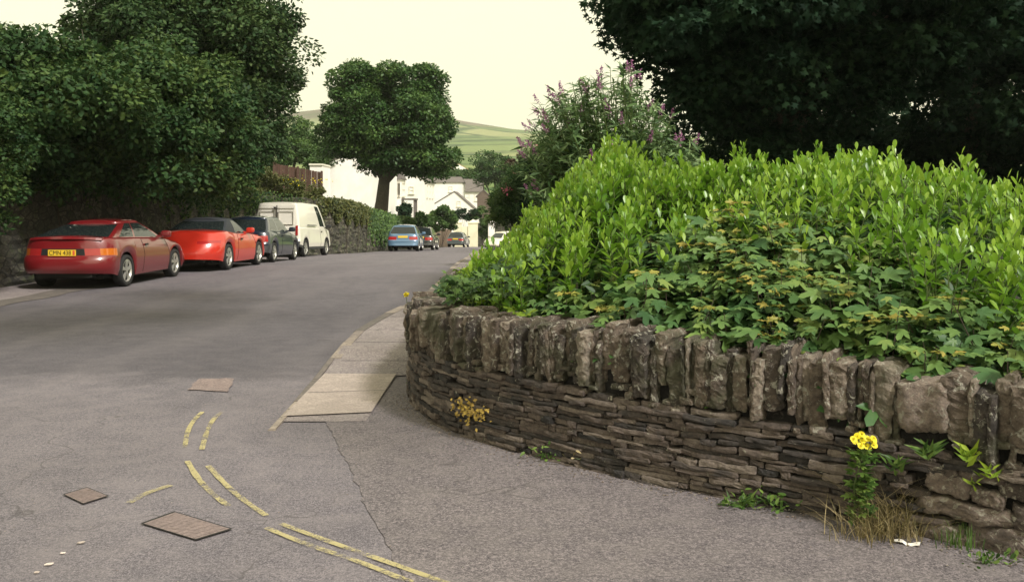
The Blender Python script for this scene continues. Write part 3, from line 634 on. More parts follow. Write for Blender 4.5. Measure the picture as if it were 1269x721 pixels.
# ------------------------------------------------------------------ left side: bank, roadside wall, fence, greenery
LW = np.array([(-10, 4), (-10, 12), (-9.95, 20), (-9.9, 28), (-9.8, 33), (-9.4, 36.5), (-8.6, 38.3), (-7.9, 40), (-7.55, 43), (-7.45, 48), (-7.4, 56), (-7.2, 66), (-7.0, 78)]); LS = smooth_line(LW)
lwall = empty('roadside_wall', (-9.9, 20, 0), 'tall mossy rubble retaining wall behind the parked cars', 'wall')
ld = np.concatenate([[0], np.cumsum(np.linalg.norm(np.diff(LS, axis=0), axis=1))])
def lwp(s): return np.array([np.interp(s, ld, LS[:, 0]), np.interp(s, ld, LS[:, 1])])
def ltop(Y): return float(np.interp(Y, [4, 17, 30, 38, 42, 50, 60, 78], [2.3, 2.25, 2.1, 1.95, 1.75, 1.25, .75, .1]))
V, Fc = [], []; NZ = 26; ns = 420
ph = rng.random(8) * 6
def dsp(s, z): 
    c = np.floor(z / .17); o_ = (c * .37) % 1; u = s / .34 + o_; fu = u - math.floor(u); fz = z / .17 - c
    h = math.sin(math.floor(u) * 12.9 + c * 78.2) * 43758.5; h -= math.floor(h)
    e = min(fu, 1 - fu, ) * .34; e2 = min(fz, 1 - fz) * .17; m = min(e, e2); return (min(m, .03) / .03) * (.02 + .05 * h)
for i in range(ns):
    s = ld[-1] * i / (ns - 1); p = lwp(s); q = lwp(min(s + .1, ld[-1])); q0 = lwp(max(s - .1, 0)); t = (q - q0) / np.linalg.norm(q - q0); n = np.array([t[1], -t[0]])
    b_ = gz(p[1]) - .1; tp = ltop(p[1]) + .04 * math.sin(s * 3) + rng.normal(0, .02)
    for k in range(NZ):
        z = b_ + (tp - b_) * k / (NZ - 1); d = dsp(s, z) + rng.normal(0, .006); V.append((p[0] + n[0] * d, p[1] + n[1] * d, z))
    V.append((p[0] - n[0] * .45, p[1] - n[1] * .45, tp))
for i in range(ns - 1):
    for k in range(NZ): a = i * (NZ + 1) + k; Fc.append((a, a + NZ + 1, a + NZ + 2, a + 1))
mesh('stonework', V, [tuple(reversed(f)) for f in Fc], M['roadwall'], lwall, smooth=False)
# high bank behind it
V, Fc = [], []; by = [4, 12, 20, 28, 33, 36.5, 38.3, 40, 43, 48, 56, 66, 78]
for i, y in enumerate(by):
    x = LW[i][0]; V += [(x - .4, y, ltop(y) - .08), (x - 6, y, ltop(y) + .35), (x - 40, y, ltop(y) + 1.2)]
for i in range(len(by) - 1):
    for k in range(2): a = 3 * i + k; Fc.append((a, a + 3, a + 4, a + 1))
tag(mesh('bank', V, Fc, M['verge'], smooth=True), 'raised garden ground behind the roadside wall', kind='structure')
# ivy / shrubs draping the wall
def drape(label, s0, s1, zoff, zr, n, size, mat, name='ivy', cat='climber', bulge=.25):
    s = rng.uniform(s0, s1, n); u = rng.random(n); cl = rng.integers(0, 24, n); cs = rng.uniform(s0, s1, 24); s = s * .5 + (cs[cl] + rng.normal(0, .5, n)) * .5
    P = np.array([lwp(v) for v in s]); top = np.array([ltop(p[1]) for p in P]) + zoff
    nn = np.array([1.0, -.15]); off = rng.uniform(.02, bulge, n) * (1 - .4 * u)
    lim = zr * (.5 + .5 * np.sin(s * 2.1) ** 2)
    z = top - u * lim; Q = np.stack([P[:, 0] + off * nn[0] - (.3 * (u < .15) * rng.random(n)), P[:, 1] + off * nn[1], z], 1)
    p0 = lwp((s0 + s1) / 2); e = empty(name, (p0[0], p0[1], gz(p0[1])), label, cat)
    leaves('foliage', T_RH, Q, norm(rng.normal(0, .6, (n, 3)) - [0, 0, .6]), norm(rng.normal(0, .4, (n, 3)) + [.8, -.5, .5]), size * rng.uniform(.7, 1.3, n), mat, e)
    mb = MB(); a = lwp(s0 * .6 + s1 * .4)
    for k in range(4):
        q = lwp(s0 + (s1 - s0) * (k + .5) / 4); mb.tube([(q[0] + .08, q[1], gz(q[1])), (q[0] + .1, q[1] + .2, (gz(q[1]) + ltop(q[1])) / 2), (q[0] + .07, q[1], ltop(q[1]))], .015, 5); mb.build('stem', M['twig'], e); mb = MB()
sY = lambda Y: float(np.interp(Y, LS[:, 1], ld))
drape('ivy hanging over the stone wall beside the white van', sY(38.5), sY(47), .18, 1.1, 9000, .13, M['lf_olive'])
drape('dark green ivy covering the wall behind the blue car', sY(46), sY(64), .2, 2.0, 14000, .14, M['lf_far'])
drape('sparse dark ivy on the shaded wall behind the maroon car', sY(12), sY(24), .15, .8, 2200, .09, M['lf_left'])
drape('ivy on the shaded wall behind the red convertible', sY(24), sY(38), .2, 1.2, 4500, .1, M['lf_left'])
shrub('olive-green shrub with yellow flowers on the wall top above the van', (W(350, 240, 40)[0], 40, 1.9), [E(345, 236, 40, 30, 17, 1.0), E(378, 242, 40, 24, 13, .8), E(322, 228, 39, 18, 22, .9), E(300, 240, 38, 24, 22, .9)], 90, .3, 20000, .1, M['lf_olive'])
def sprinkle(name, boxes, n, size, mat, parent, T=T_RH):
    P = np.vstack([np.stack([rng.normal(b[0], b[3], n), rng.normal(b[1], b[4], n), rng.normal(b[2], b[5], n)], 1) for b in boxes]); m = len(P)
    return leaves(name, T, P, dirs(m), norm(dirs(m) + [0, -.8, .8]), size * rng.uniform(.6, 1.3, m), mat, parent)
sprinkle('flowers', [(*E(395, 222, 39.6, 0, 0, 0)[:3], .3, .2, .1), (*E(362, 226, 39.3, 0, 0, 0)[:3], .45, .2, .12)], 22, .07, M['fl_yellow'], bpy.data.objects['shrub.001'])
# timber fence
fe = empty('timber_fence', (W(370, 220, 46)[0], 46, 1.7), 'dark brown close-boarded garden fence above the wall', 'fence')
mb = MB(); x0, x1 = W(340, 0, 46)[0], W(399, 0, 46)[0]; x = x0; i = 0
while x < x1:
    zt = 1.55 + (258 - np.interp(CX + F * x / 46, [340, 399], [203, 214])) * 46 / F; mb.box(x, x + .135, 46 + .02 * (i % 2), 46.02 + .02 * (i % 2), 1.3, zt + rng.normal(0, .01), rng.random()); x += .145; i += 1
mb.build('boards', M['wood'], fe)
for k in range(3):
    mb = MB(); xx = x0 + (x1 - x0) * k / 2; zt = 1.55 + (258 - np.interp(k / 2, [0, 1], [201, 212])) * 46 / F; mb.box(xx - .05, xx + .05, 45.88, 45.98, 1.3, zt); mb.build('post', M['wood'], fe)

import time; print('T', round(time.process_time(),1))
# ------------------------------------------------------------------ houses
def window(parent, x0, x1, y, z0, z1, facing='front', xs=None, bars=1):
    """sash window; front = faces the camera (at y), side = faces +x (at xs, spanning y=x0..x1)"""
    mb = MB(); g = MB(); f_ = .07
    def bx(m, a0, a1, c0, c1, d0, d1):
        if facing == 'front': m.box(a0, a1, y - d1, y - d0, c0, c1)
        else: m.box(xs + d0, xs + d1, a0, a1, c0, c1)
    bx(mb, x0, x1, z0, z0 + f_, .004, .06); bx(mb, x0, x1, z1 - f_, z1, .004, .06); bx(mb, x0, x0 + f_, z0 + f_, z1 - f_, .004, .06); bx(mb, x1 - f_, x1, z0 + f_, z1 - f_, .004, .06)
    bx(mb, x0 + f_, x1 - f_, (z0 + z1) / 2 - .025, (z0 + z1) / 2 + .025, .01, .05)
    bx(g, x0 + f_, x1 - f_, z0 + f_, z1 - f_, .004, .012)
    bx(mb, x0 - .06, x1 + .06, z0 - .08, z0 - .002, .004, .12)
    w = mb.build('window', M['frame'], parent); g.build('pane', M['winglass'], w)
def house(label, x0, x1, y0, y1, zb, ze, zr, wallm=None, roofm=None, chims=((.15, .8, 3),), wins=(), name='house', rx=None, cat='house', ovh=.2):
    e = empty(name, ((x0 + x1) / 2, y0, zb), label, cat); xm = (x0 + x1) / 2 if rx is None else rx; wm = wallm or M['white_wall']
    V = [(x0, y0, zb), (x1, y0, zb), (x1, y0, ze), (xm, y0, zr), (x0, y0, ze), (x0, y1, zb), (x1, y1, zb), (x1, y1, ze), (xm, y1, zr), (x0, y1, ze)]
    mesh('wall', V, [(0, 1, 2, 3, 4), (9, 8, 7, 6, 5), (1, 6, 7, 2), (5, 0, 4, 9)], wm, e)
    rf = MB(); th = .12
    for xe in (x0, x1):
        sgn = 1 if xe > xm else -1; sl_ = (zr - ze) / abs(xe - xm); xo = xe + sgn * ovh; zo = ze - sl_ * ovh
        Vr = [(xo, y0 - .08, zo + .02), (xm, y0 - .08, zr + .02), (xm, y1 + .1, zr + .02), (xo, y1 + .1, zo + .02)]; Vr += [(a, b, c + th) for a, b, c in Vr]
        rf.add(Vr, [(0, 1, 2, 3), (4, 7, 6, 5), (0, 4, 5, 1), (1, 5, 6, 2), (2, 6, 7, 3), (3, 7, 4, 0)])
    r = rf.build('roof', roofm or M['roof'], e)
    for (fy_, hh, npot) in chims:
        cy = y0 + .35 + (y1 - y0 - .7) * fy_; cw = .22 * npot + .1
        c = MB(); c.box(xm - cw, xm + cw, cy - .3, cy + .3, zr - .6, zr + hh); c.box(xm - cw - .06, xm + cw + .06, cy - .36, cy + .36, zr + hh, zr + hh + .12); co_ = c.build('chimney', wm, r)
        for k in range(npot):
            c = MB(); px_ = xm - cw + (k + .5) * 2 * cw / npot; c.tube([(px_, cy, zr + hh + .12), (px_, cy, zr + hh + .3), (px_, cy, zr + hh + .55)], [.13, .11, .12], 8); c.build('chimney_pot', M['pot'], r, smooth=True)
    for w in wins: window(e, *w[:2], w[2], w[3], w[4], *(w[5:] if len(w) > 5 else ()))
    return e
xa, xb = W(398, 0, 70)[0], W(482, 0, 70)[0]
h1 = house('white rendered house with a blank gable, its right side hidden by the big sycamore trunk', xa, xb, 70, 79, -1.8, W(0, 205, 70)[1], W(0, 189, 70)[1], chims=((.9, .7, 3),))
bay = MB(); bx0 = xb; bz0, bz1 = W(0, 262, 75)[1] - 2, W(0, 222, 75)[1]; bx1 = W(497, 0, 75)[0]
bay.box(bx0 - .1, bx1, 75, 78, bz0, bz1); bo = bay.build('bay', M['white_wall'], h1)
V = [(bx0, 74.8, bz1), (bx1 + .15, 74.8, bz1), (bx1 + .15, 78.2, bz1), (bx0, 78.2, bz1), (bx0, 75.6, bz1 + .85), (bx0, 77.4, bz1 + .85)]
mesh('bay_roof', V, [(0, 1, 4), (1, 2, 5, 4), (2, 3, 5), (0, 3, 2, 1)], M['roof'], h1)
bw = (bx1 - bx0 - .1) / 2
for k in range(2): window(h1, bx0 + .06 + k * bw, bx0 + .02 + (k + 1) * bw, 75, W(0, 243, 75)[1], W(0, 226, 75)[1])
window(h1, 75.4, 77.4, 75, W(0, 243, 75)[1], W(0, 226, 75)[1], 'side', bx1)
mb = MB(); mb.box(bx1, bx1 + 1.2, 75.2, 77, W(0, 248, 76)[1], W(0, 246, 76)[1]); mb.box(bx1 + 1.0, bx1 + 1.15, 75.3, 75.45, -2, W(0, 248, 76)[1]); mb.box(bx1 + 1.0, bx1 + 1.15, 76.7, 76.85, -2, W(0, 248, 76)[1]); mb.build('porch', M['roof'], h1)
ob = empty('outbuilding', (W(390, 0, 66)[0], 66, 1), 'small white flat-roofed outbuilding left of the blank gable', 'outbuilding')
mb = MB(); mb.box(W(384, 0, 66)[0], W(399, 0, 66)[0], 66, 69, 1, W(0, 205, 66)[1]); mb.build('wall', M['white_wall'], ob)
mb = MB(); mb.box(W(383, 0, 66)[0], W(400, 0, 66)[0], 65.9, 69.1, W(0, 205, 66)[1] + .002, W(0, 203, 66)[1]); mb.build('roof', M['frame'], ob)
xa, xb = W(462, 0, 85)[0], W(526, 0, 85)[0]
h2 = house('second white house down the street, right of the sycamore, slate roofed', xa, xb, 85, 96, -2.3, W(0, 223, 85)[1], W(0, 204, 85)[1], chims=((.02, .55, 3), (.95, .7, 3)), rx=W(488, 0, 85)[0],
           wins=((87, 88, 0, 2.6, 3.8, 'side', xb), (90, 91, 0, 2.6, 3.8, 'side', xb), (93, 94, 0, 2.6, 3.8, 'side', xb), (W(507, 0, 85)[0], W(513, 0, 85)[0], 85, W(0, 240, 85)[1], W(0, 231, 85)[1])))
xa, xb = W(522, 0, 118)[0], W(592, 0, 118)[0]
h3 = house('lowest white house with its broad gable sloping down to the right, slate roofed', xa, xb, 118, 126, -4.5, W(0, 263, 118)[1], W(0, 238, 118)[1], chims=(), rx=W(563, 0, 118)[0],
           wins=((W(566, 0, 118)[0], W(571, 0, 118)[0], 118, W(0, 256, 118)[1], W(0, 249, 118)[1]),))
tb = empty('house', (W(554, 0, 131)[0], 131, -4.8), 'tall plain white house with a low roof, above the lowest gable', 'house'); xa, xb = W(535, 0, 131)[0], W(573, 0, 131)[0]; ze = W(0, 226, 131)[1]
mb = MB(); mb.box(xa, xb, 131, 138, -4.8, ze); mb.build('wall', M['white_wall'], tb)
mb = MB(); mb.add([(xa - .2, 130.8, ze + .002), (xb + .2, 130.8, ze + .002), (xb + .2, 138.2, ze + .002), (xa - .2, 138.2, ze + .002), (xa + .3, 134, ze + .9), (xb - .3, 134, ze + .9)], [(0, 3, 2, 1), (0, 1, 5, 4), (1, 2, 5), (2, 3, 4, 5), (3, 0, 4)]); rf_ = mb.build('roof', M['roof'], tb)
for px in (541, 561):
    cx = W(px, 0, 134)[0]; c = MB(); c.box(cx - .4, cx + .4, 133.6, 134.4, ze + .4, ze + 1.5); c.build('chimney', M['white_wall'], rf_)
    for k in (-1, 1):
        c = MB(); c.tube([(cx + k * .2, 134, ze + 1.5), (cx + k * .2, 134, ze + 2.0)], [.12, .1], 6); c.build('chimney_pot', M['pot'], rf_)
window(tb, W(556, 0, 131)[0], W(561, 0, 131)[0], 131, W(0, 238, 131)[1], W(0, 231, 131)[1])
# terrace behind: ridge runs across the view
tr = empty('terrace_house', (W(575, 0, 150)[0], 150, -5), 'white terrace with a long row of chimneys behind the third house', 'house')
xa, xb = W(548, 0, 150)[0], W(597, 0, 150)[0]; ze, zr = W(0, 237, 150)[1], W(0, 228, 150)[1]
V = [(xa, 150, -5), (xb, 150, -5), (xb, 150, ze), (xa, 150, ze), (xa, 158, -5), (xb, 158, -5), (xb, 158, ze), (xa, 158, ze), (xa, 154, zr + .8), (xb, 154, zr + .8)]
mesh('wall', V, [(0, 1, 2, 3), (5, 4, 7, 6), (1, 5, 6, 9, 2), (4, 0, 3, 8, 7)], M['white_wall'], tr)
mb = MB(); mb.add([(xa - .2, 149.7, ze - .1), (xb + .2, 149.7, ze - .1), (xb + .2, 154, zr + .95), (xa - .2, 154, zr + .95), (xa - .2, 158.3, ze - .1), (xb + .2, 158.3, ze - .1)], [(0, 1, 2, 3), (3, 2, 5, 4)]); rr_ = mb.build('roof', M['roof'], tr)
for px in (577, 584, 591):
    cx = W(px, 0, 154)[0]; c = MB(); c.box(cx - .45, cx + .45, 153.6, 154.4, zr, zr + 1.6); c.box(cx - .5, cx + .5, 153.55, 154.45, zr + 1.6, zr + 1.72); c.build('chimney', M['white_wall'], rr_)
    for k in (-1, 0, 1):
        c = MB(); c.tube([(cx + k * .3, 154, zr + 1.72), (cx + k * .3, 154, zr + 2.3)], [.12, .1], 6); c.build('chimney_pot', M['pot'], rr_)
for px in (576, 588): window(tr, W(px, 0, 150)[0], W(px, 0, 150)[0] + .8, 150, ze - 1.6, ze - .4)
xa, xb = W(592, 0, 128)[0], W(607, 0, 128)[0]
house('narrow stone-built house end at the right of the white terrace', xa, xb, 126, 134, -4.6, W(0, 243, 126)[1], W(0, 236, 126)[1], wallm=stonemat('brown_stone_house', [(.12, .09, .07), (.22, .17, .13)], 3, lichen=(.3, .26, .2)), chims=((.0, .6, 2),), name='stone_house')
bn = house('far barn with a reddish roof at the foot of the hill', W(556, 0, 300)[0], W(581, 0, 300)[0], 300, 309, 10, 14.2, 16.2, roofm=M['redroof'], chims=(), name='barn', cat='barn')

# street walls, gateposts far down
def rubble(label, x0, x1, y0, y1, zb, zt, mat, name='stone_wall'):
    e = MB(); n = max(4, int(abs(x1 - x0) / .3)); V = []
    for i in range(n + 1):
        u = i / n; x = x0 + (x1 - x0) * u; y = y0 + (y1 - y0) * u; zz = zt + rng.normal(0, .03)
        V += [(x, y, zb), (x, y, zz), (x, y + .35, zz), (x, y + .35, zb)]
    Fc = [(4 * i + k, 4 * i + k + 1, 4 * i + k + 5, 4 * i + k + 4) for i in range(n) for k in range(3)] + [(0, 3, 2, 1), (4 * n, 4 * n + 1, 4 * n + 2, 4 * n + 3)]
    return tag(mesh(name, V, [tuple(reversed(f)) for f in Fc], mat), label, 'wall')
rubble('low pinkish stone garden wall beyond the blue car', W(534, 0, 92)[0], W(561, 0, 92)[0], 92, 90, -2.4, W(0, 284, 92)[1], stonemat('pink_rubble', [(.25, .19, .15), (.42, .33, .26)], 3, lichen=(.5, .42, .32)))
for lb, px0, px1, yy, pt, wallw in (('cream gatepost left of the gap, behind the grey car', 562, 572, 100, 273, 0), ('cream gatepost right of the gap, behind the grey car', 580, 592, 100, 273, 0)):
    e = empty('gatepost', (W((px0 + px1) / 2, 0, yy)[0], yy, -2.8), lb, 'gatepost'); a, b = W(px0, 0, yy)[0], W(px1, 0, yy)[0]
    mb = MB(); mb.box(a, b, yy, yy + .6, -3, W(0, 277, yy)[1]); mb.build('shaft', M['yellow_wall'], e)
    mb = MB(); mb.box(a - .05, b + .05, yy - .05, yy + .65, W(0, 277, yy)[1] + .001, W(0, 275.5, yy)[1]); mb.add([(a, yy, W(0, 275.5, yy)[1]), (b, yy, W(0, 275.5, yy)[1]), (b, yy + .6, W(0, 275.5, yy)[1]), (a, yy + .6, W(0, 275.5, yy)[1]), ((a + b) / 2, yy + .3, W(0, 272, yy)[1])], [(0, 1, 4), (1, 2, 4), (2, 3, 4), (3, 0, 4)]); mb.build('cap', M['yellow_wall'], e)
gw = rubble('low cream garden wall between the two cream gateposts', W(572.2, 0, 100)[0], W(579.8, 0, 100)[0], 100.1, 100.1, -3, W(0, 281, 100)[1], M['yellow_wall'], 'garden_boundary')
e = empty('gatepost', (W(609, 0, 97)[0], 97, -2.6), 'pale gatepost on its own behind the white car', 'gatepost'); mb = MB(); a, b = W(605, 0, 97)[0], W(613, 0, 97)[0]
mb.box(a, b, 97, 97.6, -2.8, W(0, 276, 97)[1]); mb.build('shaft', M['white_wall'], e); mb = MB(); mb.box(a - .08, b + .08, 96.92, 97.68, W(0, 276, 97)[1] + .001, W(0, 274, 97)[1]); mb.build('cap', M['white_wall'], e)
rubble('grey stone wall across the street end behind the cream gateposts', W(590, 0, 112)[0], W(665, 0, 112)[0], 112, 112, -3.4, W(0, 276, 112)[1], M['roadwall'])

# garden shrubs along the street
for lb, x, Y, m_, n_ in (('rounded green shrub behind the blue car', [E(516, 276, 62, 15, 12, 1.2), E(500, 280, 60, 10, 10, 1)], 62, 'lf_far', 9000),
                         ('broad green shrub below the second white house', [E(547, 275, 80, 20, 11, 1.5), E(549, 264, 80, 8, 7, 1)], 80, 'lf_far', 9000),
                         ('low dark shrub above the cream gateposts', [E(578, 266, 104, 22, 7, 1)], 104, 'lf_dark', 5000),
                         ('bright green shrub right of the cream gateposts', [E(598, 268, 104, 10, 12, 1.2), E(600, 282, 104, 8, 12, 1.2)], 104, 'lf_far', 5000),
                         ('narrow dark conifer by the porch of the first white house', [E(502, 262, 72, 4, 9, .5)], 72, 'lf_dark', 2500)):
    shrub(lb, (x[0][0], x[0][1], gz(Y)), x, 30, .35, n_, .2, M[m_])
pk = shrub('dark shrub with pink flowers beyond the wall, left of the buddleia', (W(632, 0, 24)[0] + .5, 24, .3), [E(640, 240, 24, 26, 40, .8), E(625, 262, 24, 18, 30, .7), E(655, 215, 23, 16, 26, .6)], 70, .25, 20000, .09, M['lf_left'], T=T_LN)
sprinkle('flowers', [(*E(648, 216, 23.2, 0, 0, 0)[:3], .1, .1, .04), (*E(628, 235, 23.2, 0, 0, 0)[:3], .06, .1, .04), (*E(668, 182, 22.5, 0, 0, 0)[:3], .05, .1, .06)], 40, .07, M['fl_pink'], pk)
shrub('tall grey-green shrub at the street end right of the stone house', (W(630, 0, 60)[0], 60, -.9), [E(625, 250, 60, 17, 26, 1.2), E(645, 240, 60, 18, 36, 1.2), E(632, 272, 58, 14, 10, 1)], 60, .4, 14000, .17, M['lf_mid'])
shrub('bronze-leaved bush between the round tree and the pink flowers', (W(645, 0, 45)[0], 45, -.3), [E(645, 205, 45, 16, 14, .8), E(655, 222, 45, 14, 16, .8)], 30, .3, 7000, .13, leafmat('bronze_leaf', [(.04, .035, .02), (.11, .07, .05)], trans=.15))
for lb, px, Y, rr in (('dark green bushy tree behind the buddleia and bright hedge', 720, 16, (60, 60)), ('dark bushy tree low behind the buddleia, towards the big dark trees', 830, 15, (60, 60))):
    shrub(lb, (W(px, 0, Y)[0], Y, .5), [E(px, 235, Y, *rr, 1.0)], 60, .3, 14000, .11, M['lf_dark'], name='bushy_tree', cat='tree')

import time; print('T', round(time.process_time(),1))
# ------------------------------------------------------------------ foreground planting behind the wall
CRX = [520, 560, 590, 640, 671, 683, 706, 745, 756, 787, 805, 860, 880, 905, 915, 930, 980, 1060, 1095, 1115, 1130, 1160, 1190, 1215, 1259, 1400]
CRY = [345, 332, 300, 272, 252, 237, 216, 192, 186, 188, 205, 218, 212, 198, 195, 206, 210, 202, 194, 196, 206, 218, 208, 222, 238, 245]
MPX = [520, 560, 600, 640, 680, 720, 800, 850, 900, 950, 1000, 1040, 1100, 1160, 1200, 1259, 1400]
MPY = [368, 362, 356, 348, 338, 322, 304, 290, 278, 274, 284, 298, 305, 335, 362, 400, 405]
def wpos(s, d): p, t, n = wl(s); return p + n * d
def field(n, smin, smax, d0, d1):
    s = rng.uniform(smin, smax, n); d = rng.uniform(d0, d1, n); return s, d, np.array([wpos(a, b) for a, b in zip(s, d)])
def zof(py, Y): return CH + (HY - py) * Y / F
def stemset(P0, P1, r, n=4):
    mb = MB()
    for a, b in zip(P0, P1):
        m = (Vector(a) + Vector(b)) / 2 + Vector(tuple(rng.normal(0, .012, 3))); mb.tube([a, m, b], [r, r * .8, r * .4], n, cap=False)
    return mb
def bright(label, pxa, pxb, nsh):
    s, d, P = field(nsh * 4, .1, 10.5, .35, 4.2); px = CX + F * P[:, 0] / P[:, 1]; dm = np.interp(px, [560, 660, 730, 800, 860, 1040, 1110], [.30, .35, .45, .6, .95, .95, .55]); ok = (px > pxa) & (px < pxb) & (P[:, 1] > 3) & (d > dm); dm = dm[ok][:nsh]; P, d, px = P[ok][:nsh], d[ok][:nsh], px[ok][:nsh]
    cr = np.interp(px, CRX, CRY); mp = np.interp(px, MPX, MPY)
    u = np.clip((d - dm) / np.interp(px, [620, 800], [.8, 1.55]), 0, 1); zc = zof(cr, P[:, 1]); zl = zof(np.minimum(mp + 10, 390), P[:, 1])
    ztop = zl + (zc - zl) * (u ** .75); ztop = np.where(d > 2.6, ztop - (d - 2.6) * .05, ztop)
    cc = P[rng.integers(0, len(P), max(8, len(P) // 14))]; hc = rng.normal(0, .065, len(cc)); dd = np.linalg.norm(P[:, None] - cc[None], axis=2); ci = dd.argmin(1); ztop += hc[ci] - np.minimum(dd.min(1), .25) * .45 + np.interp(px, [600, 780, 900, 1100, 1300], [.05, .06, .04, .07, .12]) + rng.normal(0, .03, len(P)) + np.where(rng.random(len(P)) < .05, rng.uniform(.03, .10, len(P)), 0)
    c = P.mean(0); e = empty('hedge_shrub', (c[0], c[1], .55), label, 'shrub', 'bright green shrubs along the garden bed')
    top = np.column_stack([P, ztop]); low = top + np.column_stack([(cc[ci] - P) * .5 + rng.normal(0, .04, (len(P), 2)), -rng.uniform(.35, .5, len(P))])
    stemset(low.tolist(), top.tolist(), .005).build('shoots', M['stem'], e)
    k = 14; t = np.tile(np.linspace(0, 1, k), (len(P), 1)) + rng.normal(0, .02, (len(P), k)); L = np.linalg.norm(top - low, axis=1)
    pos = low[:, None] + (top - low)[:, None] * t[..., None]; ang = rng.uniform(0, 6.28, (len(P), 1)) + np.arange(k) * 2.4 + rng.normal(0, .3, (len(P), k))
    el = np.radians(np.interp(t, [0, .6, 1], [10, 38, 74]) + rng.normal(0, 9, t.shape))
    A = np.stack([np.cos(ang) * np.cos(el), np.sin(ang) * np.cos(el), np.sin(el)], -1); N = np.stack([-np.cos(ang) * np.sin(el), -np.sin(ang) * np.sin(el), np.cos(el)], -1)
    sz = np.interp(t, [0, .7, 1], [.095, .09, .062]) * rng.uniform(.8, 1.25, t.shape)
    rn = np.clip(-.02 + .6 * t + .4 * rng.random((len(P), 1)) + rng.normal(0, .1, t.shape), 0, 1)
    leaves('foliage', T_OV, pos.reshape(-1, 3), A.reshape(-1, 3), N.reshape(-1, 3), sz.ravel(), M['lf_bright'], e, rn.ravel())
    # inner, darker leaves
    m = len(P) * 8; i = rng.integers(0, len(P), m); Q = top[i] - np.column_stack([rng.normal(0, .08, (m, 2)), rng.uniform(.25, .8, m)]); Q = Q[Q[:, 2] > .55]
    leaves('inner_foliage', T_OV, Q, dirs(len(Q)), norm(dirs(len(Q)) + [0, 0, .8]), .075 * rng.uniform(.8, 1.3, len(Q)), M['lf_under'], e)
bright('bright lime-green upright shrub at the left, sloping down towards the road', 572, 800, 760)
bright('bright lime-green shrub in the middle, in front of the dark trees', 800, 1010, 500)
bright('bright lime-green shrub with the tallest shoots, towards the right', 1010, 1330, 680)

def maple(label, pxa, pxb, nst, young=.12):
    s, d, P = field(nst * 5, .1, 9.0, .16, 1.55); px = CX + F * P[:, 0] / P[:, 1]; ok = (px > pxa) & (px < pxb) & (P[:, 1] > 2.9); P, d, px = P[ok][:nst], d[ok][:nst], px[ok][:nst]
    mp = np.interp(px, MPX, MPY); u = np.clip((d - .16) / 1.2, 0, 1); base = .80
    zt = zof(mp, P[:, 1]); z = base + (zt - base) * u ** .7 + rng.normal(0, .04, len(P)); hm = rng.normal(0, 1, (40, 2)); z = z + .05 * np.sin(P[:, 0] * 7 + 1) * np.sin(P[:, 1] * 9) + rng.normal(0, .035, len(P)); z = np.maximum(z, .72)
    c = P.mean(0); e = empty('lobed_leaf_shrub', (c[0], c[1], .55), label, 'shrub', 'dark lobed-leaf shrubs along the wall')
    top = np.column_stack([P, z]); low = top - np.column_stack([rng.normal(0, .08, (len(P), 2)) - [0, .03], rng.uniform(.2, .35, len(P))])
    stemset(low.tolist(), top.tolist(), .004).build('stems', M['twig'], e)
    k = 9; t = np.tile(np.linspace(.15, 1, k), (len(P), 1)); pos = low[:, None] + (top - low)[:, None] * t[..., None]
    ang = rng.uniform(0, 6.28, (len(P), 1)) + np.repeat(np.arange((k + 1) // 2), 2)[:k] * 1.57 + np.tile([0, 3.14], k)[:k] + rng.normal(0, .3, (len(P), k))
    el = np.radians(rng.normal(4, 16, t.shape)); pet = rng.uniform(.03, .08, t.shape)
    A = np.stack([np.cos(ang) * np.cos(el), np.sin(ang) * np.cos(el), np.sin(el)], -1)
    pos = pos + A * pet[..., None]; N = np.array([0, -.42, 1.0]) + rng.normal(0, .28, A.shape); A[..., 2] -= .18
    sz = np.interp(t, [0, .8, 1], [.165, .145, .08]) * rng.uniform(.75, 1.2, t.shape)
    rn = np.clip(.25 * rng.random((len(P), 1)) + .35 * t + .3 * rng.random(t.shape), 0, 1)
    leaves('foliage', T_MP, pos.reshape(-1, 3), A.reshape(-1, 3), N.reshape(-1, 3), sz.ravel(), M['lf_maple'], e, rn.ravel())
    q = top[rng.random(len(P)) < young]; m = len(q) * 6; a = rng.uniform(0, 6.28, m); A = np.stack([np.cos(a), np.sin(a), np.full(m, .25)], 1)
    leaves('young_foliage', T_MP, np.repeat(q, 6, 0) + A * .025 + [0, 0, .015], A, np.array([0, -.4, 1]) + rng.normal(0, .25, (m, 3)), .065 * rng.uniform(.7, 1.2, m), M['lf_tip'], e)
maple('dark green lobed-leaf shrub over the left half of the wall', 655, 850, 290, .08)
maple('lobed-leaf shrub with yellowish young tips over the middle of the wall', 850, 1060, 360, .28)
maple('lobed-leaf shrub over the right end of the wall', 1060, 1330, 320, .14)
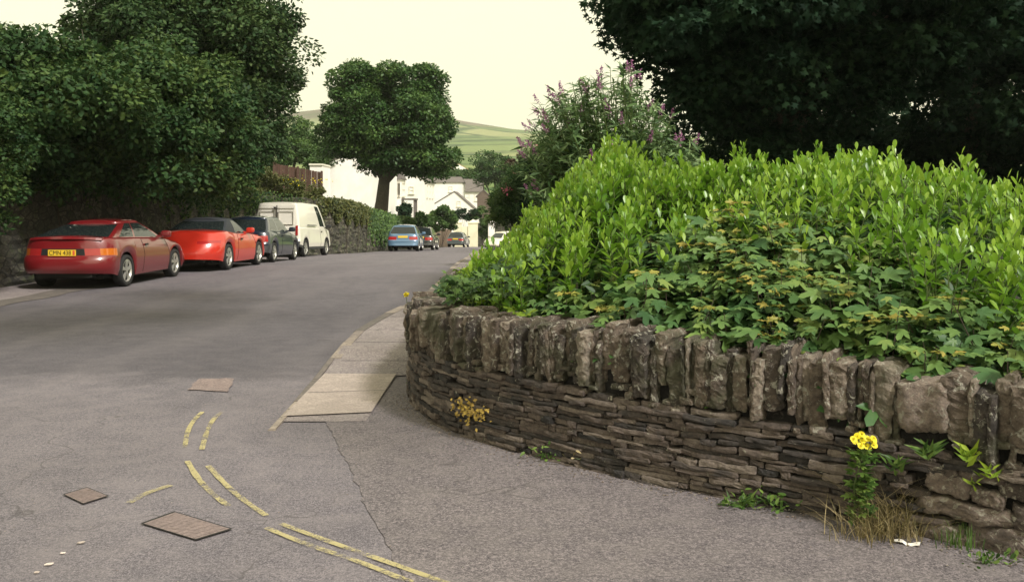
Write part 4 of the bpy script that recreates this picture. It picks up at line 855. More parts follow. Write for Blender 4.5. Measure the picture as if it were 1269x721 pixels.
# low leafy plants at the left end of the bed
def lowplant(label, pxa, pxb, nst, mat, T, size, ztop, name='low_plant', d0=.15, d1=1.4, k=9):
    s, d, P = field(nst * 8, 2, 11, d0, d1); px = CX + F * P[:, 0] / P[:, 1]; ok = (px > pxa) & (px < pxb); P, px = P[ok][:nst], px[ok][:nst]; n = len(P)
    z = ztop(px, P[:, 1]) + rng.normal(0, .03, n); c = P.mean(0); e = empty(name, (c[0], c[1], .6), label, 'plant')
    top = np.column_stack([P, z]); low = top - [0, 0, .2]; stemset(low.tolist(), top.tolist(), .003).build('stems', M['stem'], e)
    t = rng.random((n, k)); pos = low[:, None] + (top - low)[:, None] * t[..., None]; a = rng.uniform(0, 6.28, (n, k)); el = np.radians(rng.normal(20, 20, (n, k)))
    A = np.stack([np.cos(a) * np.cos(el), np.sin(a) * np.cos(el), np.sin(el)], -1)
    leaves('foliage', T, pos.reshape(-1, 3), A.reshape(-1, 3), np.array([0, -.4, 1]) + rng.normal(0, .3, (n * k, 3)), size * rng.uniform(.7, 1.3, n * k), mat, e); return e
lowplant('leafy green plants at the left tip of the bed', 548, 668, 170, M['lf_far'], T_MP, .085, lambda px, Y: np.maximum(.78, zof(np.interp(px, [540, 600, 670], [352, 338, 322]), Y)))
lowplant('yellow-green leaved plant on the wall edge at the left end', 552, 600, 26, M['lf_lime'], T_MP, .07, lambda px, Y: np.full(len(px), .86), d0=.25, d1=.8)
lowplant('lime-coloured leafy clump spilling over the wall right of the bed tip', 630, 662, 16, M['lf_lime'], T_MP, .085, lambda px, Y: np.full(len(px), .86), d0=.15, d1=.5)
e = lowplant('plant with tan withered leaves near the yellow flowers', 606, 632, 14, M['lf_tan'], T_LN, .16, lambda px, Y: np.full(len(px), 1.02), d0=.6, d1=1.4)
def flowerhead(name, c, r, n, mat, parent, sz=.012, flat=.4):
    P = np.array(c) + rng.normal(0, 1, (n, 3)) * np.array([r, r, r * flat]); return leaves(name, T_RH, P, dirs(n), norm(dirs(n) + [0, -.7, .8]), sz * rng.uniform(.7, 1.3, n), mat, parent)
e = empty('yellow_flower_plant', (*W(601, 0, 8.5)[:1], 8.5, .6), 'small yellow flowers above the leaves at the left of the bed', 'flower'); x, z = W(600, 318, 8.5)
mb = MB()
for k in range(4): mb.tube([(x, 8.5, .6), (x + rng.normal(0, .05), 8.5, z - .12), (x + rng.normal(0, .05), 8.5, z)], .004, 5)
mb.build('stems', M['stem'], e); flowerhead('petals', (x, 8.5, z), .040, 46, M['fl_yellow'], e, .026, 1)
# buddleia
bd = empty('buddleia', (W(760, 0, 11.5)[0], 11.5, .55), 'tall arching shrub with purple flower spikes between the sky and the dark trees', 'shrub')
BX = [640, 665, 690, 720, 750, 775, 800, 830, 860, 885]; BY = [215, 138, 118, 100, 92, 88, 108, 150, 180, 215]
n = 330; px = rng.uniform(648, 880, n); cr = np.interp(px, BX, BY); py = cr + (rng.random(n) ** 1.6) * (255 - cr) * .95 + rng.normal(0, 6, n) - np.where(rng.random(n) < .15, 12, 0); Y = 11.5 + rng.uniform(-.9, 1.0, n)
tip = np.column_stack([(px - CX) / F * Y, Y, zof(py, Y)]); bs = np.array([W(765, 0, 11.5)[0], 11.6, .8]); low = tip + (bs - tip) * .38 + rng.normal(0, .08, (n, 3)); low[:, 2] = np.minimum(low[:, 2], tip[:, 2] - .25)
stemset(low.tolist(), tip.tolist(), .008).build('stems', M['stem'], bd)
mb = MB()
for k in range(9): q = tip[k * 20]; mb.tube([tuple(bs + rng.normal(0, .08, 3) * [1, 1, 0] - [0, 0, .4]), tuple(bs + (q - bs) * .4 + [0, 0, .2]), tuple(low[k * 20])], [.03, .02, .01], 6)
mb.build('branches', M['twig'], bd)
k = 30; t = rng.random((n, k)) ** .8; pos = low[:, None] + (tip - low)[:, None] * t[..., None]; a = rng.uniform(0, 6.28, (n, k)); el = np.radians(rng.normal(12, 25, (n, k)))
A = np.stack([np.cos(a) * np.cos(el), np.sin(a) * np.cos(el), np.sin(el)], -1)
leaves('foliage', T_LN, pos.reshape(-1, 3), A.reshape(-1, 3), np.array([0, -.3, 1]) + rng.normal(0, .4, (n * k, 3)), (.165 * rng.uniform(.6, 1.2, n * k)), M['lf_budd'], bd)
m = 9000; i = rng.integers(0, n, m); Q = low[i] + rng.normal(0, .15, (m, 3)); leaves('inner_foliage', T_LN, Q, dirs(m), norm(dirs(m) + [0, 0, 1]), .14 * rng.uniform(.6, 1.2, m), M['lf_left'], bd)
for k, i in enumerate(rng.permutation(n)[:66]):
    q = tip[i]; d = norm((q - low[i]) + rng.normal(0, .12, 3)); m = 80; u = rng.random(m); r = .032 * (1 - u) + .004
    P = q + d * (u[:, None] * .15) + dirs(m) * r[:, None]; leaves('flower_spike', T_RH, P, dirs(m), dirs(m), .022 * rng.uniform(.7, 1.3, m), M['fl_purple'], bd)
# lilac flowers at right edge
e = empty('lilac_flower_plant', (W(1255, 0, 5.6)[0], 5.6, .6), 'mauve flowers among the leaves at the right edge of the photo', 'flower'); mb = MB()
for px, py in ((1258, 346), (1246, 312), (1218, 368), (1186, 437)):
    x, z = W(px, py, 5.4); mb.tube([(x, 5.5, .6), (x + .02, 5.45, (z + .6) / 2), (x, 5.4, z)], .004, 5)
    flowerhead('flower_head', (x, 5.4, z), .016, 50, M['fl_lilac'], e, .02, .8)
mb.build('stems', M['stem'], e)

import time; print('T', round(time.process_time(),1))
# ------------------------------------------------------------------ weeds at the wall foot, litter, gravel
def tuft(label, px, py, h, n, mat, spread=.06, wid=.012, name='grass_tuft', off=-.03, lean=.3):
    x, y = G(px, py); y -= .05; e = empty(name, (x, y, 0), label, 'grass')
    V, Fc, At = [], [], []
    for i in range(n):
        b_ = np.array([x, y, .0]) + rng.normal(0, 1, 3) * [spread, spread * .5, 0]; a = rng.uniform(0, 6.28); H = h * rng.uniform(.45, 1.1); L = H * lean * rng.uniform(.3, 1.6); dx = np.array([math.cos(a), math.sin(a), 0]); w = np.array([-dx[1], dx[0], 0]) * wid * .5
        o_ = len(V); r_ = rng.random()
        for u in (0, .4, .75, 1.0): c = b_ + dx * L * u * u + np.array([0, 0, H * (u - .18 * u * u * lean * 2)]); ww = w * (1 - u) ** .6; V += [tuple(c - ww), tuple(c + ww)]; At += [r_, r_]
        for k in range(3): Fc.append((o_ + 2 * k, o_ + 2 * k + 1, o_ + 2 * k + 3, o_ + 2 * k + 2))
    mesh('blades', V, Fc, mat, e, attr=At); return e
tuft('tall dry straw-coloured grass tuft beside the ragwort', 1108, 655, .40, 320, M['dry'], .085, .0032, lean=.8)
tuft('shorter green and straw grass tuft in front of the dry grass', 1090, 662, .22, 300, M['dry'], .10, .004, lean=.9)
tuft('green grass clump at the foot of the wall, under the pale stones', 1190, 672, .13, 110, M['weed'], .06, .006)
tuft('small green grass clump at the wall foot near the right edge', 1250, 678, .15, 80, M['weed'], .05, .006)
def weed(label, px, py, r, n, size, mat, h=.06, name='weed', T=T_OV):
    x, y = G(px, py); y -= .09; e = empty(name, (x, y, 0), label, 'weed'); P = np.column_stack([rng.normal(x, r, n), rng.normal(y, r * .35, n), np.abs(rng.normal(0, h * .6, n)) + .01])
    leaves('foliage', T, P, norm(rng.normal(0, .7, (n, 3)) + [0, -.3, .4]), np.array([0, -.4, 1]) + rng.normal(0, .35, (n, 3)), size * rng.uniform(.6, 1.3, n), mat, e)
    mb = MB()
    for k in range(6): q = P[k]; mb.tube([(x + rng.normal(0, r * .5), y, 0), tuple(q)], .002, 4)
    mb.build('stems', M['stem'], e)
weed('green creeping weed at the wall foot below the orange lichen', 700, 566, .10, 150, .035, M['weed'])
weed('sprawling green weed at the wall foot left of the ragwort', 990, 622, .14, 330, .04, M['weed'], .08)
weed('spiky-leaved weed lying on the tarmac edge, leftmost of those by the ragwort', 912, 622, .06, 60, .07, M['weed'], .03, T=T_LN)
weed('brownish dried weed clinging to the wall foot, mid wall', 760, 572, .12, 160, .04, M['dry'], .10)
weed('tiny weed sprig near the litter', 1215, 690, .06, 60, .03, M['weed'], .03)
def wallfern(label, px, py, n, size, mat=None):
    s = s_at_px(px); p, t, nn = wl(s); Y = p[1] - .03; z = zof(py, Y); x = p[0] - nn[0] * .03; e = empty('wall_fern', (x, Y, z), label, 'fern')
    a = rng.uniform(-1.6, 1.6, n); A = np.stack([np.sin(a), -np.abs(np.cos(a)) * .5, .4 + rng.random(n) * .5], 1); P = np.column_stack([np.full(n, x), np.full(n, Y), np.full(n, z)]) + rng.normal(0, .018, (n, 3)) * [1, .2, 1]
    leaves('fronds', T_LN, P, A, np.array([0, -1, .5]) + rng.normal(0, .3, (n, 3)), size * rng.uniform(.6, 1.2, n), mat or M['lf_lime'], e)
wallfern('lime green fern growing from the wall, under the large pale cope block', 1203, 566, 22, .085)
wallfern('small green fern in the wall at lower right', 1228, 590, 14, .07); wallfern('pale fern tuft in the wall above the long pale stone', 1208, 600, 10, .05)
wallfern('leafy green tuft on the wall above the dry grass', 1150, 562, 30, .08, M['weed']); wallfern('green tuft between the ragwort and the ferns', 1110, 580, 24, .08, M['weed'])
# orange lichen patch: small crust discs
s = s_at_px(590); e = empty('lichen', (*wl(s)[0], .25), 'orange-yellow lichen patch on the lower wall near its left end', 'lichen'); m = 160
P = []
for k in range(m):
    p, t, nn = wl(s_at_px(rng.normal(588, 12)) if k % 8 == 0 else s + rng.normal(0, .09)); z = rng.normal(.20, .035); P.append((p[0] - nn[0] * .052, p[1] - nn[1] * .052, z))
P = np.array(P) + rng.normal(0, .006, (m, 3)); leaves('crust', T_RH, P, dirs(m), np.array([-.3, -1, .3]) + rng.normal(0, .2, (m, 3)), .028 * rng.uniform(.5, 1.3, m), leafmat('orange_lichen', [(.30, .20, .05), (.5, .36, .08)], trans=.02), e)
# ragwort
rx, ry_ = G(1062, 645); ry_ -= .13; rx = W(1060, 0, ry_)[0]; e = empty('ragwort', (rx, ry_, 0), 'tall ragwort with a head of bright yellow flowers against the wall', 'flower'); hz = zof(545, ry_); hx = W(1068, 0, ry_)[0]
mb = MB(); mb.tube([(rx, ry_, 0), (rx - .01, ry_ - .01, hz * .5), (hx, ry_ - .02, hz - .05)], [.005, .004, .003], 6)
heads = [(hx + a * ry_ / F, ry_ - .02 + rng.normal(0, .01), hz + b * ry_ / F) for a, b in ((-13, 3), (-7, 6), (-1, 8), (5, 3), (11, 4), (12, -4), (4, -6), (-4, -5), (-9, -1), (13, 0), (0, 1), (8, -8))]
for h_ in heads: mb.tube([(hx, ry_ - .02, hz - .06), ((hx + h_[0]) / 2, h_[1], hz - .03), h_], .0016, 4)
mb.build('stem', M['stem'], e)
for h_ in heads:
    m = 13; a = np.arange(m) * 6.283 / m; nrm = norm(np.array([rng.normal(0, .3), -.8, .7])); u = norm(np.cross(nrm, [0, 0, 1.])); w = np.cross(nrm, u); A = np.cos(a)[:, None] * u + np.sin(a)[:, None] * w
    leaves('flower_head', T_OV, np.tile(np.array(h_), (m, 1)) + A * .003, A, np.tile(nrm, (m, 1)), .015, M['fl_yellow'], e, np.full(m, .9)); flowerhead('flower_centre', np.array(h_) + nrm * .006, .0028, 34, M['fl_yellow'], e, .006, 1)
n = 130; z = rng.uniform(.03, hz - .07, n); a = rng.uniform(0, 6.28, n); A = np.stack([np.cos(a), np.sin(a) - .2, rng.uniform(-.1, .8, n)], 1)
leaves('foliage', T_MP, np.column_stack([np.interp(z, [0, hz], [rx, hx]), np.full(n, ry_ - .01), z]) + A * rng.uniform(0, .045, (n, 1)), A, np.array([0, -.3, 1]) + rng.normal(0, .3, (n, 3)), .055 * rng.uniform(.6, 1.2, n), M['weed'], e)
# small yellow flower by the wall's left end
x, z = W(503, 365, 8.9); e = empty('dandelion_plant', (W(508, 0, 8.9)[0], 8.9, .06), 'small yellow flower on a thin stem left of the wall end', 'flower'); x2 = W(508, 0, 8.9)[0]
mb = MB(); mb.tube([(x2, 8.9, .06), (x2, 8.9, .4), (x, 8.9, z)], .003, 5); mb.build('stem', M['stem'], e)
flowerhead('petals', (x, 8.9, z), .011, 40, M['fl_yellow'], e, .028, .8)
n = 26; zz = rng.uniform(.08, .6, n); A = dirs(n); A[:, 2] = np.abs(A[:, 2]); leaves('foliage', T_LN, np.column_stack([np.full(n, x2), np.full(n, 8.9), zz]), A, dirs(n), .055, M['weed'], e)
weed('green weeds low at the left end of the wall', 522, 480, .05, 130, .05, M['weed'], .12)
# litter
x, y = G(1124, 675); e = empty('paper_litter', (x, y, 0), 'crumpled white scrap of paper lying by the wall', 'litter', rz=-.5); V, Fc = [], []
for j in range(4):
    for i in range(7): V.append(((i / 6 - .5) * .11, (j / 3 - .5) * .04, .008 + abs(rng.normal(0, .004)) + .006 * math.sin(i * 1.3)))
for j in range(3):
    for i in range(6): a = j * 7 + i; Fc.append((a, a + 1, a + 8, a + 7))
mesh('sheet', V, Fc, simple('white_paper', (.75, .72, .66), .6), e, local=True)
# gravel and grit
mb = MB(); n = 1500
for k in range(n):
    s = rng.uniform(.8, 7.5); p, t, nn = wl(s); q = p - nn * abs(rng.normal(.0, .09)); r = rng.uniform(.002, .007) * (1.6 if rng.random() < .05 else 1)
    V = np.array([(1, 0, 0), (-1, 0, 0), (0, 1, 0), (0, -1, 0), (0, 0, .8), (0, 0, -.3)]) * r * rng.uniform(.6, 1.4, (6, 1)) + [q[0], q[1], .008]
    mb.add(V, [(0, 2, 4), (2, 1, 4), (1, 3, 4), (3, 0, 4), (2, 0, 5), (1, 2, 5), (3, 1, 5), (0, 3, 5)], rng.random())
for k in range(900):
    q = (rng.uniform(-4, 2), rng.uniform(2.6, 9)); r = rng.uniform(.0015, .004)
    V = np.array([(1, 0, 0), (-1, 0, 0), (0, 1, 0), (0, -1, 0), (0, 0, .8), (0, 0, -.3)]) * r * rng.uniform(.6, 1.4, (6, 1)) + [q[0], q[1], .009]
    mb.add(V, [(0, 2, 4), (2, 1, 4), (1, 3, 4), (3, 0, 4), (2, 0, 5), (1, 2, 5), (3, 1, 5), (0, 3, 5)], rng.random())
tag(mb.build('gravel', M['boulder']), 'loose grit and gravel along the wall foot', kind='stuff')
for k, (px, py, r, lb) in enumerate(((100, 674, .022, 'pale stone chip, the highest of those at bottom left'), (78, 687, .014, 'tiny pale stone chip between the larger ones at bottom left'), (61, 701, .024, 'flat pale stone chip nearest the bottom left corner'), (46, 711, .016, 'small pale chip at the very bottom left'))):
    x, y = G(px, py); mb = MB(); stone(mb, (x, y, .009), np.array([1., .1]), np.array([.1, 1.]), (r * 1.3, r * .8, .004), (6, 3, 3), .003, .4); o = mb.build('stone_chip', M['slab']); tag(o, lb, 'stone')

import time; print('T', round(time.process_time(),1))
# ------------------------------------------------------------------ cars
def carpaint(name, col, rough=.3, metal=.0):
    m = simple(name, col, rough, metal, coat=1.0); return m
M['glass'] = simple('car_glass', (.015, .02, .02), .05); M['tyre'] = simple('tyre_rubber', (.012, .012, .012), .85); M['rim'] = simple('alloy_rim', (.55, .54, .50), .3, .7)
M['trim'] = simple('black_trim', (.015, .015, .016), .5); M['redlamp'] = simple('red_lamp', (.35, .02, .02), .15, coat=1); M['amber'] = simple('amber_lamp', (.5, .13, .015), .15, coat=1); M['clear'] = simple('clear_lamp', (.6, .58, .5), .1, coat=1)
M['plate'] = simple('yellow_plate', (.75, .5, .04), .4); M['plateink'] = simple('plate_ink', (.01, .01, .01), .5); M['fabric'] = simple('black_roof_fabric', (.018, .022, .028), .7)
M['plastic'] = simple('grey_bumper_plastic', (.03, .032, .034), .6)
def half_ring(xr, xf, w, rc, fc, nR=7, nC=9, nS=110, nF=7):
    """rc/fc = (along x, along y) corner sizes; returns points and section tags"""
    P, T = [], []
    for i in range(nR): P.append((xr, (w - rc[1]) * i / nR)); T.append(('R', i / nR))
    for i in range(nC): a = math.pi / 2 * i / nC; P.append((xr + rc[0] * (1 - math.cos(a)), w - rc[1] + rc[1] * math.sin(a))); T.append(('RC', i / nC))
    for i in range(nS + 1): P.append((xr + rc[0] + (xf - fc[0] - xr - rc[0]) * i / nS, w)); T.append(('S', i / nS))
    for i in range(1, nC + 1): a = math.pi / 2 * i / nC; P.append((xf - fc[0] + fc[0] * math.sin(a), w - fc[1] + fc[1] * math.cos(a))); T.append(('FC', i / nC))
    for i in range(1, nF + 1): P.append((xf, (w - fc[1]) * (1 - i / nF))); T.append(('F', i / nF))
    return P, T
def make_car(label, X, Y, rz, p, group='cars parked along the left kerb', name='parked_car', cat='car'):
    e = empty(name, (X, Y, gz(Y)), label, cat, group, rz)
    pitch = math.atan2(gz(Y + 2) - gz(Y - 2), 4); paint = p['paint']; L, Wd = p['L'] / 2, p['W'] / 2
    xw = p['wheels']; R = p['R']; Ra = R + .055; sill = p.get('sill', .20)
    e.rotation_euler = (0, -pitch, rz)
    def belt(x): return float(np.interp(x, *zip(*p['belt'])))
    def zb(x):
        z = float(np.interp(x, [-L, -L + .35, -L + .7, L - .7, L - .35, L], [sill + .11, sill + .08, sill, sill, sill, sill + .04]))
        for c in xw:
            if abs(x - c) < Ra: z = max(z, R + math.sqrt(Ra * Ra - (x - c) ** 2))
        return z
    vs = [0, .05, .12, .2, .28, .36, .45, .55, .65, .75, .85, .93, 1.0]
    wv = p.get('wv', ([0, .2, .5, .8, 1], [.95, .985, 1.0, .975, .93])); rv = p.get('rv', ([0, .3, .45, .5, .8, 1], [-.05, 0, 0, .04, .06, .09])); fv = p.get('fv', ([0, .3, .5, .8, 1], [-.08, 0, -.03, -.14, -.3]))
    rc, fc = p.get('rc', (.28, .5)), p.get('fc', (.45, .55)); rows_ = []; T = None
    for v in vs:
        P, T = half_ring(-L + np.interp(v, *rv), L + np.interp(v, *fv), Wd * np.interp(v, *wv), rc, fc)
        rows_.append([(x, y, zb(x) + (belt(x) - zb(x)) * v) for x, y in P])
    last = rows_[-1]; cr = p.get('crown', .05)
    for k, (ins, up) in enumerate(((.985, .02), (.95, .038))): rows_.append([(x * .995 ** (k + 1), y * ins, z + up * .8) for x, y, z in last])
    lo = rows_[-1]
    for f_ in (.8, .6, .4, .2, 0): rows_.append([(x, y * f_, z + cr * (1 - f_ * f_)) for x, y, z in lo])
    n = len(T); nr = len(rows_); nb = len(vs)
    parts = {}
    def emit(key, quad):
        parts.setdefault(key, MB()); parts[key].v.extend(quad); o_ = len(parts[key].v) - 4; parts[key].f.append((o_, o_ + 1, o_ + 2, o_ + 3)); parts[key].a += [.5] * 4
    def mir(q): return [(a, -b, c) for a, b, c in reversed(q)]
    drs = p.get('doors', [])
    for j in range(nr - 1):
        for i in range(n - 1):
            q = [rows_[j][i], rows_[j + 1][i], rows_[j + 1][i + 1], rows_[j][i + 1]]; key = 'body'
            x = (q[0][0] + q[3][0]) / 2
            if j < nb - 1:
                v = (vs[j] + vs[j + 1]) / 2; sec, u = T[i]
                for di, (d0, d1) in enumerate(drs):
                    if sec == 'S' and d0 < x < d1 and .04 < v: key = 'door' + str(di)
                for (k2, sec2, u0, u1, v0, v1) in p.get('zones', []):
                    if sec in sec2 and u0 <= (u if sec != 'RC' else 1 + u) < u1 and v0 < v < v1: key = k2
            elif j >= nb + 1 and p.get('deckzone') and p['deckzone'](x): key = 'body'
            for sd_, qq in (('L', q), ('R', mir(q))):
                kk = key if key in ('body', 'bumper', 'trimband', 'lowertrim') else key + sd_
                emit(kk, qq)
    # cabin
    g = p['cabin']; xr0, xf0, xr1, xf1 = g['x']; w0, w1 = g['w']; cabrc = g.get('rc', (.12, .22)); cabfc = g.get('fc', (.25, .42)); tl = [0, .08, .22, .4, .6, .78, .92, 1.0]; crow = []
    P0, Tc = half_ring(xr0, xf0, w0, cabrc, cabfc, nS=60); P1, _ = half_ring(xr1, xf1, w1, (cabrc[0] * .9, cabrc[1]), (cabfc[0] * .7, cabfc[1] * .9), nS=60)
    def roofz(x): return float(np.interp(x, *zip(*g['roof'])))
    for t_ in tl:
        bl = .035 * math.sin(math.pi * t_); row = []
        for (a, b), (c, d) in zip(P0, P1):
            x = a + (c - a) * t_; yy = b + (d - b) * t_; z0 = belt(a) + (.03 + cr * .6 * (1 - (b / Wd) ** 2)) - .02; row.append((x, yy * (1 + bl * .5), z0 + (roofz(c) - .03 - z0) * t_ + bl * .4))
        crow.append(row)
    top = crow[-1]
    for ins, up in ((.985, .014), (.95, .026)): crow.append([(xf1 + (x - xf1) * (1 if x < 0 else 1), y * ins, z + up) for x, y, z in top])
    lo = crow[-1]
    for f_ in (.75, .5, .25, 0): crow.append([(x, y * f_, z + g.get('crown', .04) * (1 - f_ * f_)) for x, y, z in lo])
    for j in range(len(crow) - 1):
        for i in range(len(Tc) - 1):
            q = [crow[j][i], crow[j + 1][i], crow[j + 1][i + 1], crow[j][i + 1]]; sec, u = Tc[i]; key = g.get('skin', 'cabin_frame')
            if j >= len(tl) - 1: key = g.get('roofkey', 'roof')
            elif 1 <= j <= 5:
                if g.get('rearglass', True) and (sec == 'R' or (sec == 'RC' and u < .45)): key = 'rear_window'
                elif (sec == 'F') or (sec == 'FC' and u > .45): key = 'windscreen'
                elif sec == 'S':
                    for wi, (a, b) in enumerate(g['side']):
                        if a < u < b: key = 'side_window' + str(wi)
            elif j == 0 and g.get('fabric'): key = g.get('skin')
            for sd_, qq in (('L', q), ('R', mir(q))): emit(key + sd_ if key.startswith('side_window') else key, qq)
    def weld(mb, name, mat, par):
        V = np.round(np.array(mb.v), 5); uq, inv = np.unique(V, axis=0, return_inverse=True); inv = inv.ravel(); Fc = []
        for f in mb.f:
            g_ = []
            for a in f:
                if not g_ or inv[a] != g_[-1]: g_.append(int(inv[a]))
            if g_[0] == g_[-1]: g_.pop()
            if len(set(g_)) >= 3: Fc.append(tuple(g_))
        me = bpy.data.meshes.new(name); me.from_pydata(uq.tolist(), [], Fc); me.update(); o = link(name, me, mat, par, smooth=True, local=True)
        return o
    matmap = {'body': ('body', paint), 'cabin_frame': ('cabin_frame', paint), 'roof': ('roof', paint), 'rear_window': ('rear_window', M['glass']), 'windscreen': ('windscreen', M['glass']), 'bumper': ('bumper', p.get('bumpermat', paint)), 'trimband': ('tailgate_panel', p.get('bandmat', M['trim'])), 'lowertrim': ('lower_trim', M['plastic']), 'soft_top': ('soft_top', M['fabric'])}
    made = {}
    for key, mb in parts.items():
        if key in matmap: nm, mt = matmap[key]
        elif key.startswith('side_window'): nm, mt = 'side_window', M['glass']
        elif key.startswith('door'): nm, mt = 'door', paint
        elif key.startswith('tail_light'): nm, mt = 'tail_light', M['redlamp']
        elif key.startswith('amber'): nm, mt = 'indicator', M['amber']
        elif key.startswith('headlight'): nm, mt = 'headlight', M['clear']
        else: nm, mt = key, paint
        made[key] = weld(mb, nm, mt, e)
    # shut lines, handles
    for di, (d0, d1) in enumerate(drs):
        for s_ in (1, -1):
            dr = made.get('door' + str(di) + ('L' if s_ > 0 else 'R'))
            for dx in (d0, d1):
                i = min((k for k in range(n) if T[k][0] == 'S'), key=lambda k: abs(last[k][0] - dx)); m_ = MB(); m_.tube([(rows_[j][i][0], s_ * (rows_[j][i][1] + .001), rows_[j][i][2]) for j in range(1, nb)], .005, 5); m_.build('shut_line', M['dark'], dr, local=True)
            m_ = MB(); hx_ = d0 + .12; yy = Wd * .985; m_.box(hx_, hx_ + .13, min(s_ * yy, s_ * (yy + .022)), max(s_ * yy, s_ * (yy + .022)), belt(hx_) - .13, belt(hx_) - .09); m_.build('handle', M['trim'], dr, local=True)
    # underbody
    m_ = MB(); m_.box(-L + .35, L - .4, -Wd + .24, Wd - .24, sill - .02, .62); m_.box(-L + .75 if False else xw[0] + Ra + .03, xw[1] - Ra - .03, -Wd + .05, Wd - .05, sill - .015, .5); m_.box(-L + .12, -L + .5, -Wd + .35, Wd - .35, sill + .03, .5); m_.build('underbody', M['dark'], e, local=True)
    # mirrors
    for s_ in (1, -1):
        m_ = MB(); V, Fc = LUMP[(6, 4, 6)]; U = V * 2; sc = ((np.abs(U) ** 3).sum(1) + 1e-6) ** (1 / 3); mx = np.abs(U).max(1); Q = V * (1 - .9 * (1 - mx / sc))[:, None] * [.12, .22, .15]; mxp = p.get('mirror_x', xf0 - .45)
        m_.add(Q + [mxp, s_ * (w0 + .16), belt(mxp) + .12], Fc); m_.box(mxp - .03, mxp + .03, min(s_ * w0 * .96, s_ * (w0 + .1)), max(s_ * w0 * .96, s_ * (w0 + .1)), belt(mxp) + .04, belt(mxp) + .09); m_.build('mirror', p.get('mirmat', paint), e, smooth=False, local=True)
    # wheels
    for xc in xw:
        for s_ in (1, -1):
            wo = empty_child('wheel', (xc, s_ * (Wd - .115), R), e)
            prof = [(.7 * R, -.09), (R * .96, -.095), (R, -.06), (R, .06), (R * .96, .095), (R * .72, .09), (R * .70, .07)]; n2 = 32; V, Fc = [], []
            for (r, yy) in prof:
                for k in range(n2): a = 6.28318 * k / n2; V.append((r * math.cos(a), yy * s_, r * math.sin(a)))
            for j in range(len(prof) - 1):
                for k in range(n2): Fc.append((j * n2 + k, j * n2 + (k + 1) % n2, (j + 1) * n2 + (k + 1) % n2, (j + 1) * n2 + k))
            mesh('tyre', V, Fc, M['tyre'], wo, smooth=True, local=True)
            m_ = MB(); V, Fc = [], []; prf = [(.715 * R, .082), (.66 * R, .085), (.62 * R, .05)]
            for (r, yy) in prf:
                for k in range(n2): a = 6.28318 * k / n2; V.append((r * math.cos(a), yy * s_, r * math.sin(a)))
            for j in range(len(prf) - 1):
                for k in range(n2): Fc.append((j * n2 + k, j * n2 + (k + 1) % n2, (j + 1) * n2 + (k + 1) % n2, (j + 1) * n2 + k))
            m_.add(V, Fc); ns_ = p.get('spokes', 5)
            for k in range(ns_):
                a = 6.28318 * k / ns_ + .3; da = .20 if ns_ <= 6 else .11; V = []
                for yy in (.078, .045):
                    for (r, dd) in ((.13 * R, da * 1.9), (.67 * R, da * .9)):
                        for q_ in (-1, 1): V.append((r * math.cos(a + q_ * dd * (1 if r > .3 * R else 1.2)), yy * s_, r * math.sin(a + q_ * dd * (1 if r > .3 * R else 1.2))))
                m_.add(V, [(0, 1, 3, 2), (4, 6, 7, 5), (0, 2, 6, 4), (1, 5, 7, 3), (2, 3, 7, 6)])
            V = [(0.16 * R * math.cos(6.28 * k / 12), .082 * s_, .16 * R * math.sin(6.28 * k / 12)) for k in range(12)]; m_.add(V, [tuple(range(12))])
            m_.build('rim', p.get('rimmat', M['rim']), wo, local=True)
            m_ = MB(); V = [(.66 * R * math.cos(6.28 * k / 24), .03 * s_, .66 * R * math.sin(6.28 * k / 24)) for k in range(24)]; m_.add(V, [tuple(range(24))]); m_.build('brake_disc', M['dark'], wo, local=True)
    # number plate
    if p.get('plate'):
        pz, pxo = p['plate']; m_ = MB(); m_.box(pxo - .02, pxo, -.26, .26, pz, pz + .115); pl = m_.build('number_plate', M['plate'], e, local=True)
        if p.get('reg'):
            cu = bpy.data.curves.new('registration', 'FONT'); cu.body = p['reg']; cu.size = .115; cu.align_x = 'LEFT'; cu.extrude = .001; to = bpy.data.objects.new('tmp', cu); COL.objects.link(to)
            dg = bpy.context.evaluated_depsgraph_get(); me = bpy.data.meshes.new_from_object(to.evaluated_get(dg)); bpy.data.objects.remove(to)
            co_ = np.array([v.co[:] for v in me.vertices]); co_ -= co_.min(0); sx_ = .41 / co_[:, 0].max(); 
            for v, c in zip(me.vertices, co_): v.co = (pxo - .0235 - c[2], .235 - c[0] * sx_, pz + .018 + c[1] * .082 / co_[:, 1].max())
            me.update(); link('registration', me, M['plateink'], pl, local=True)
            m_ = MB(); m_.box(pxo - .0225, pxo - .0205, -.245, -.205, pz + .012, pz + .103); m_.build('emblem_strip', simple('plate_red', (.6, .1, .04), .4), pl, local=True)
    for fn in p.get('extras', []): fn(e, p)
    return e
def empty_child(name, loc, parent):
    o = bpy.data.objects.new(name, None); COL.objects.link(o); o.parent = parent; o.location = loc; o.empty_display_size = .1; return o
def spoiler(e, p):
    m_ = MB(); L = p['L'] / 2
    V = []
    ys = np.linspace(-.68, .68, 15)
    for y in ys:
        xo = -L + .06 + .12 * (abs(y) / .68) ** 2.5; z0 = .965 - .03 * (abs(y) / .68) ** 3
        V += [(xo, y, z0), (xo + .02, y, z0 + .045), (xo + .2, y, z0 + .05), (xo + .24, y, z0 - .01)]
    Fc = [(4 * i + k, 4 * i + (k + 1) % 4, 4 * i + 4 + (k + 1) % 4, 4 * i + 4 + k) for i in range(14) for k in range(4)] + [(0, 1, 2, 3), (59, 58, 57, 56)]
    m_.add(V, [tuple(reversed(f)) for f in Fc]); m_.build('spoiler', p['paint'], e, local=True)
def aerial(e, p):
    m_ = MB(); m_.tube([(.2, 0, 1.3), (.0, 0, 1.6)], .003, 4); m_.build('aerial', M['trim'], e, local=True)
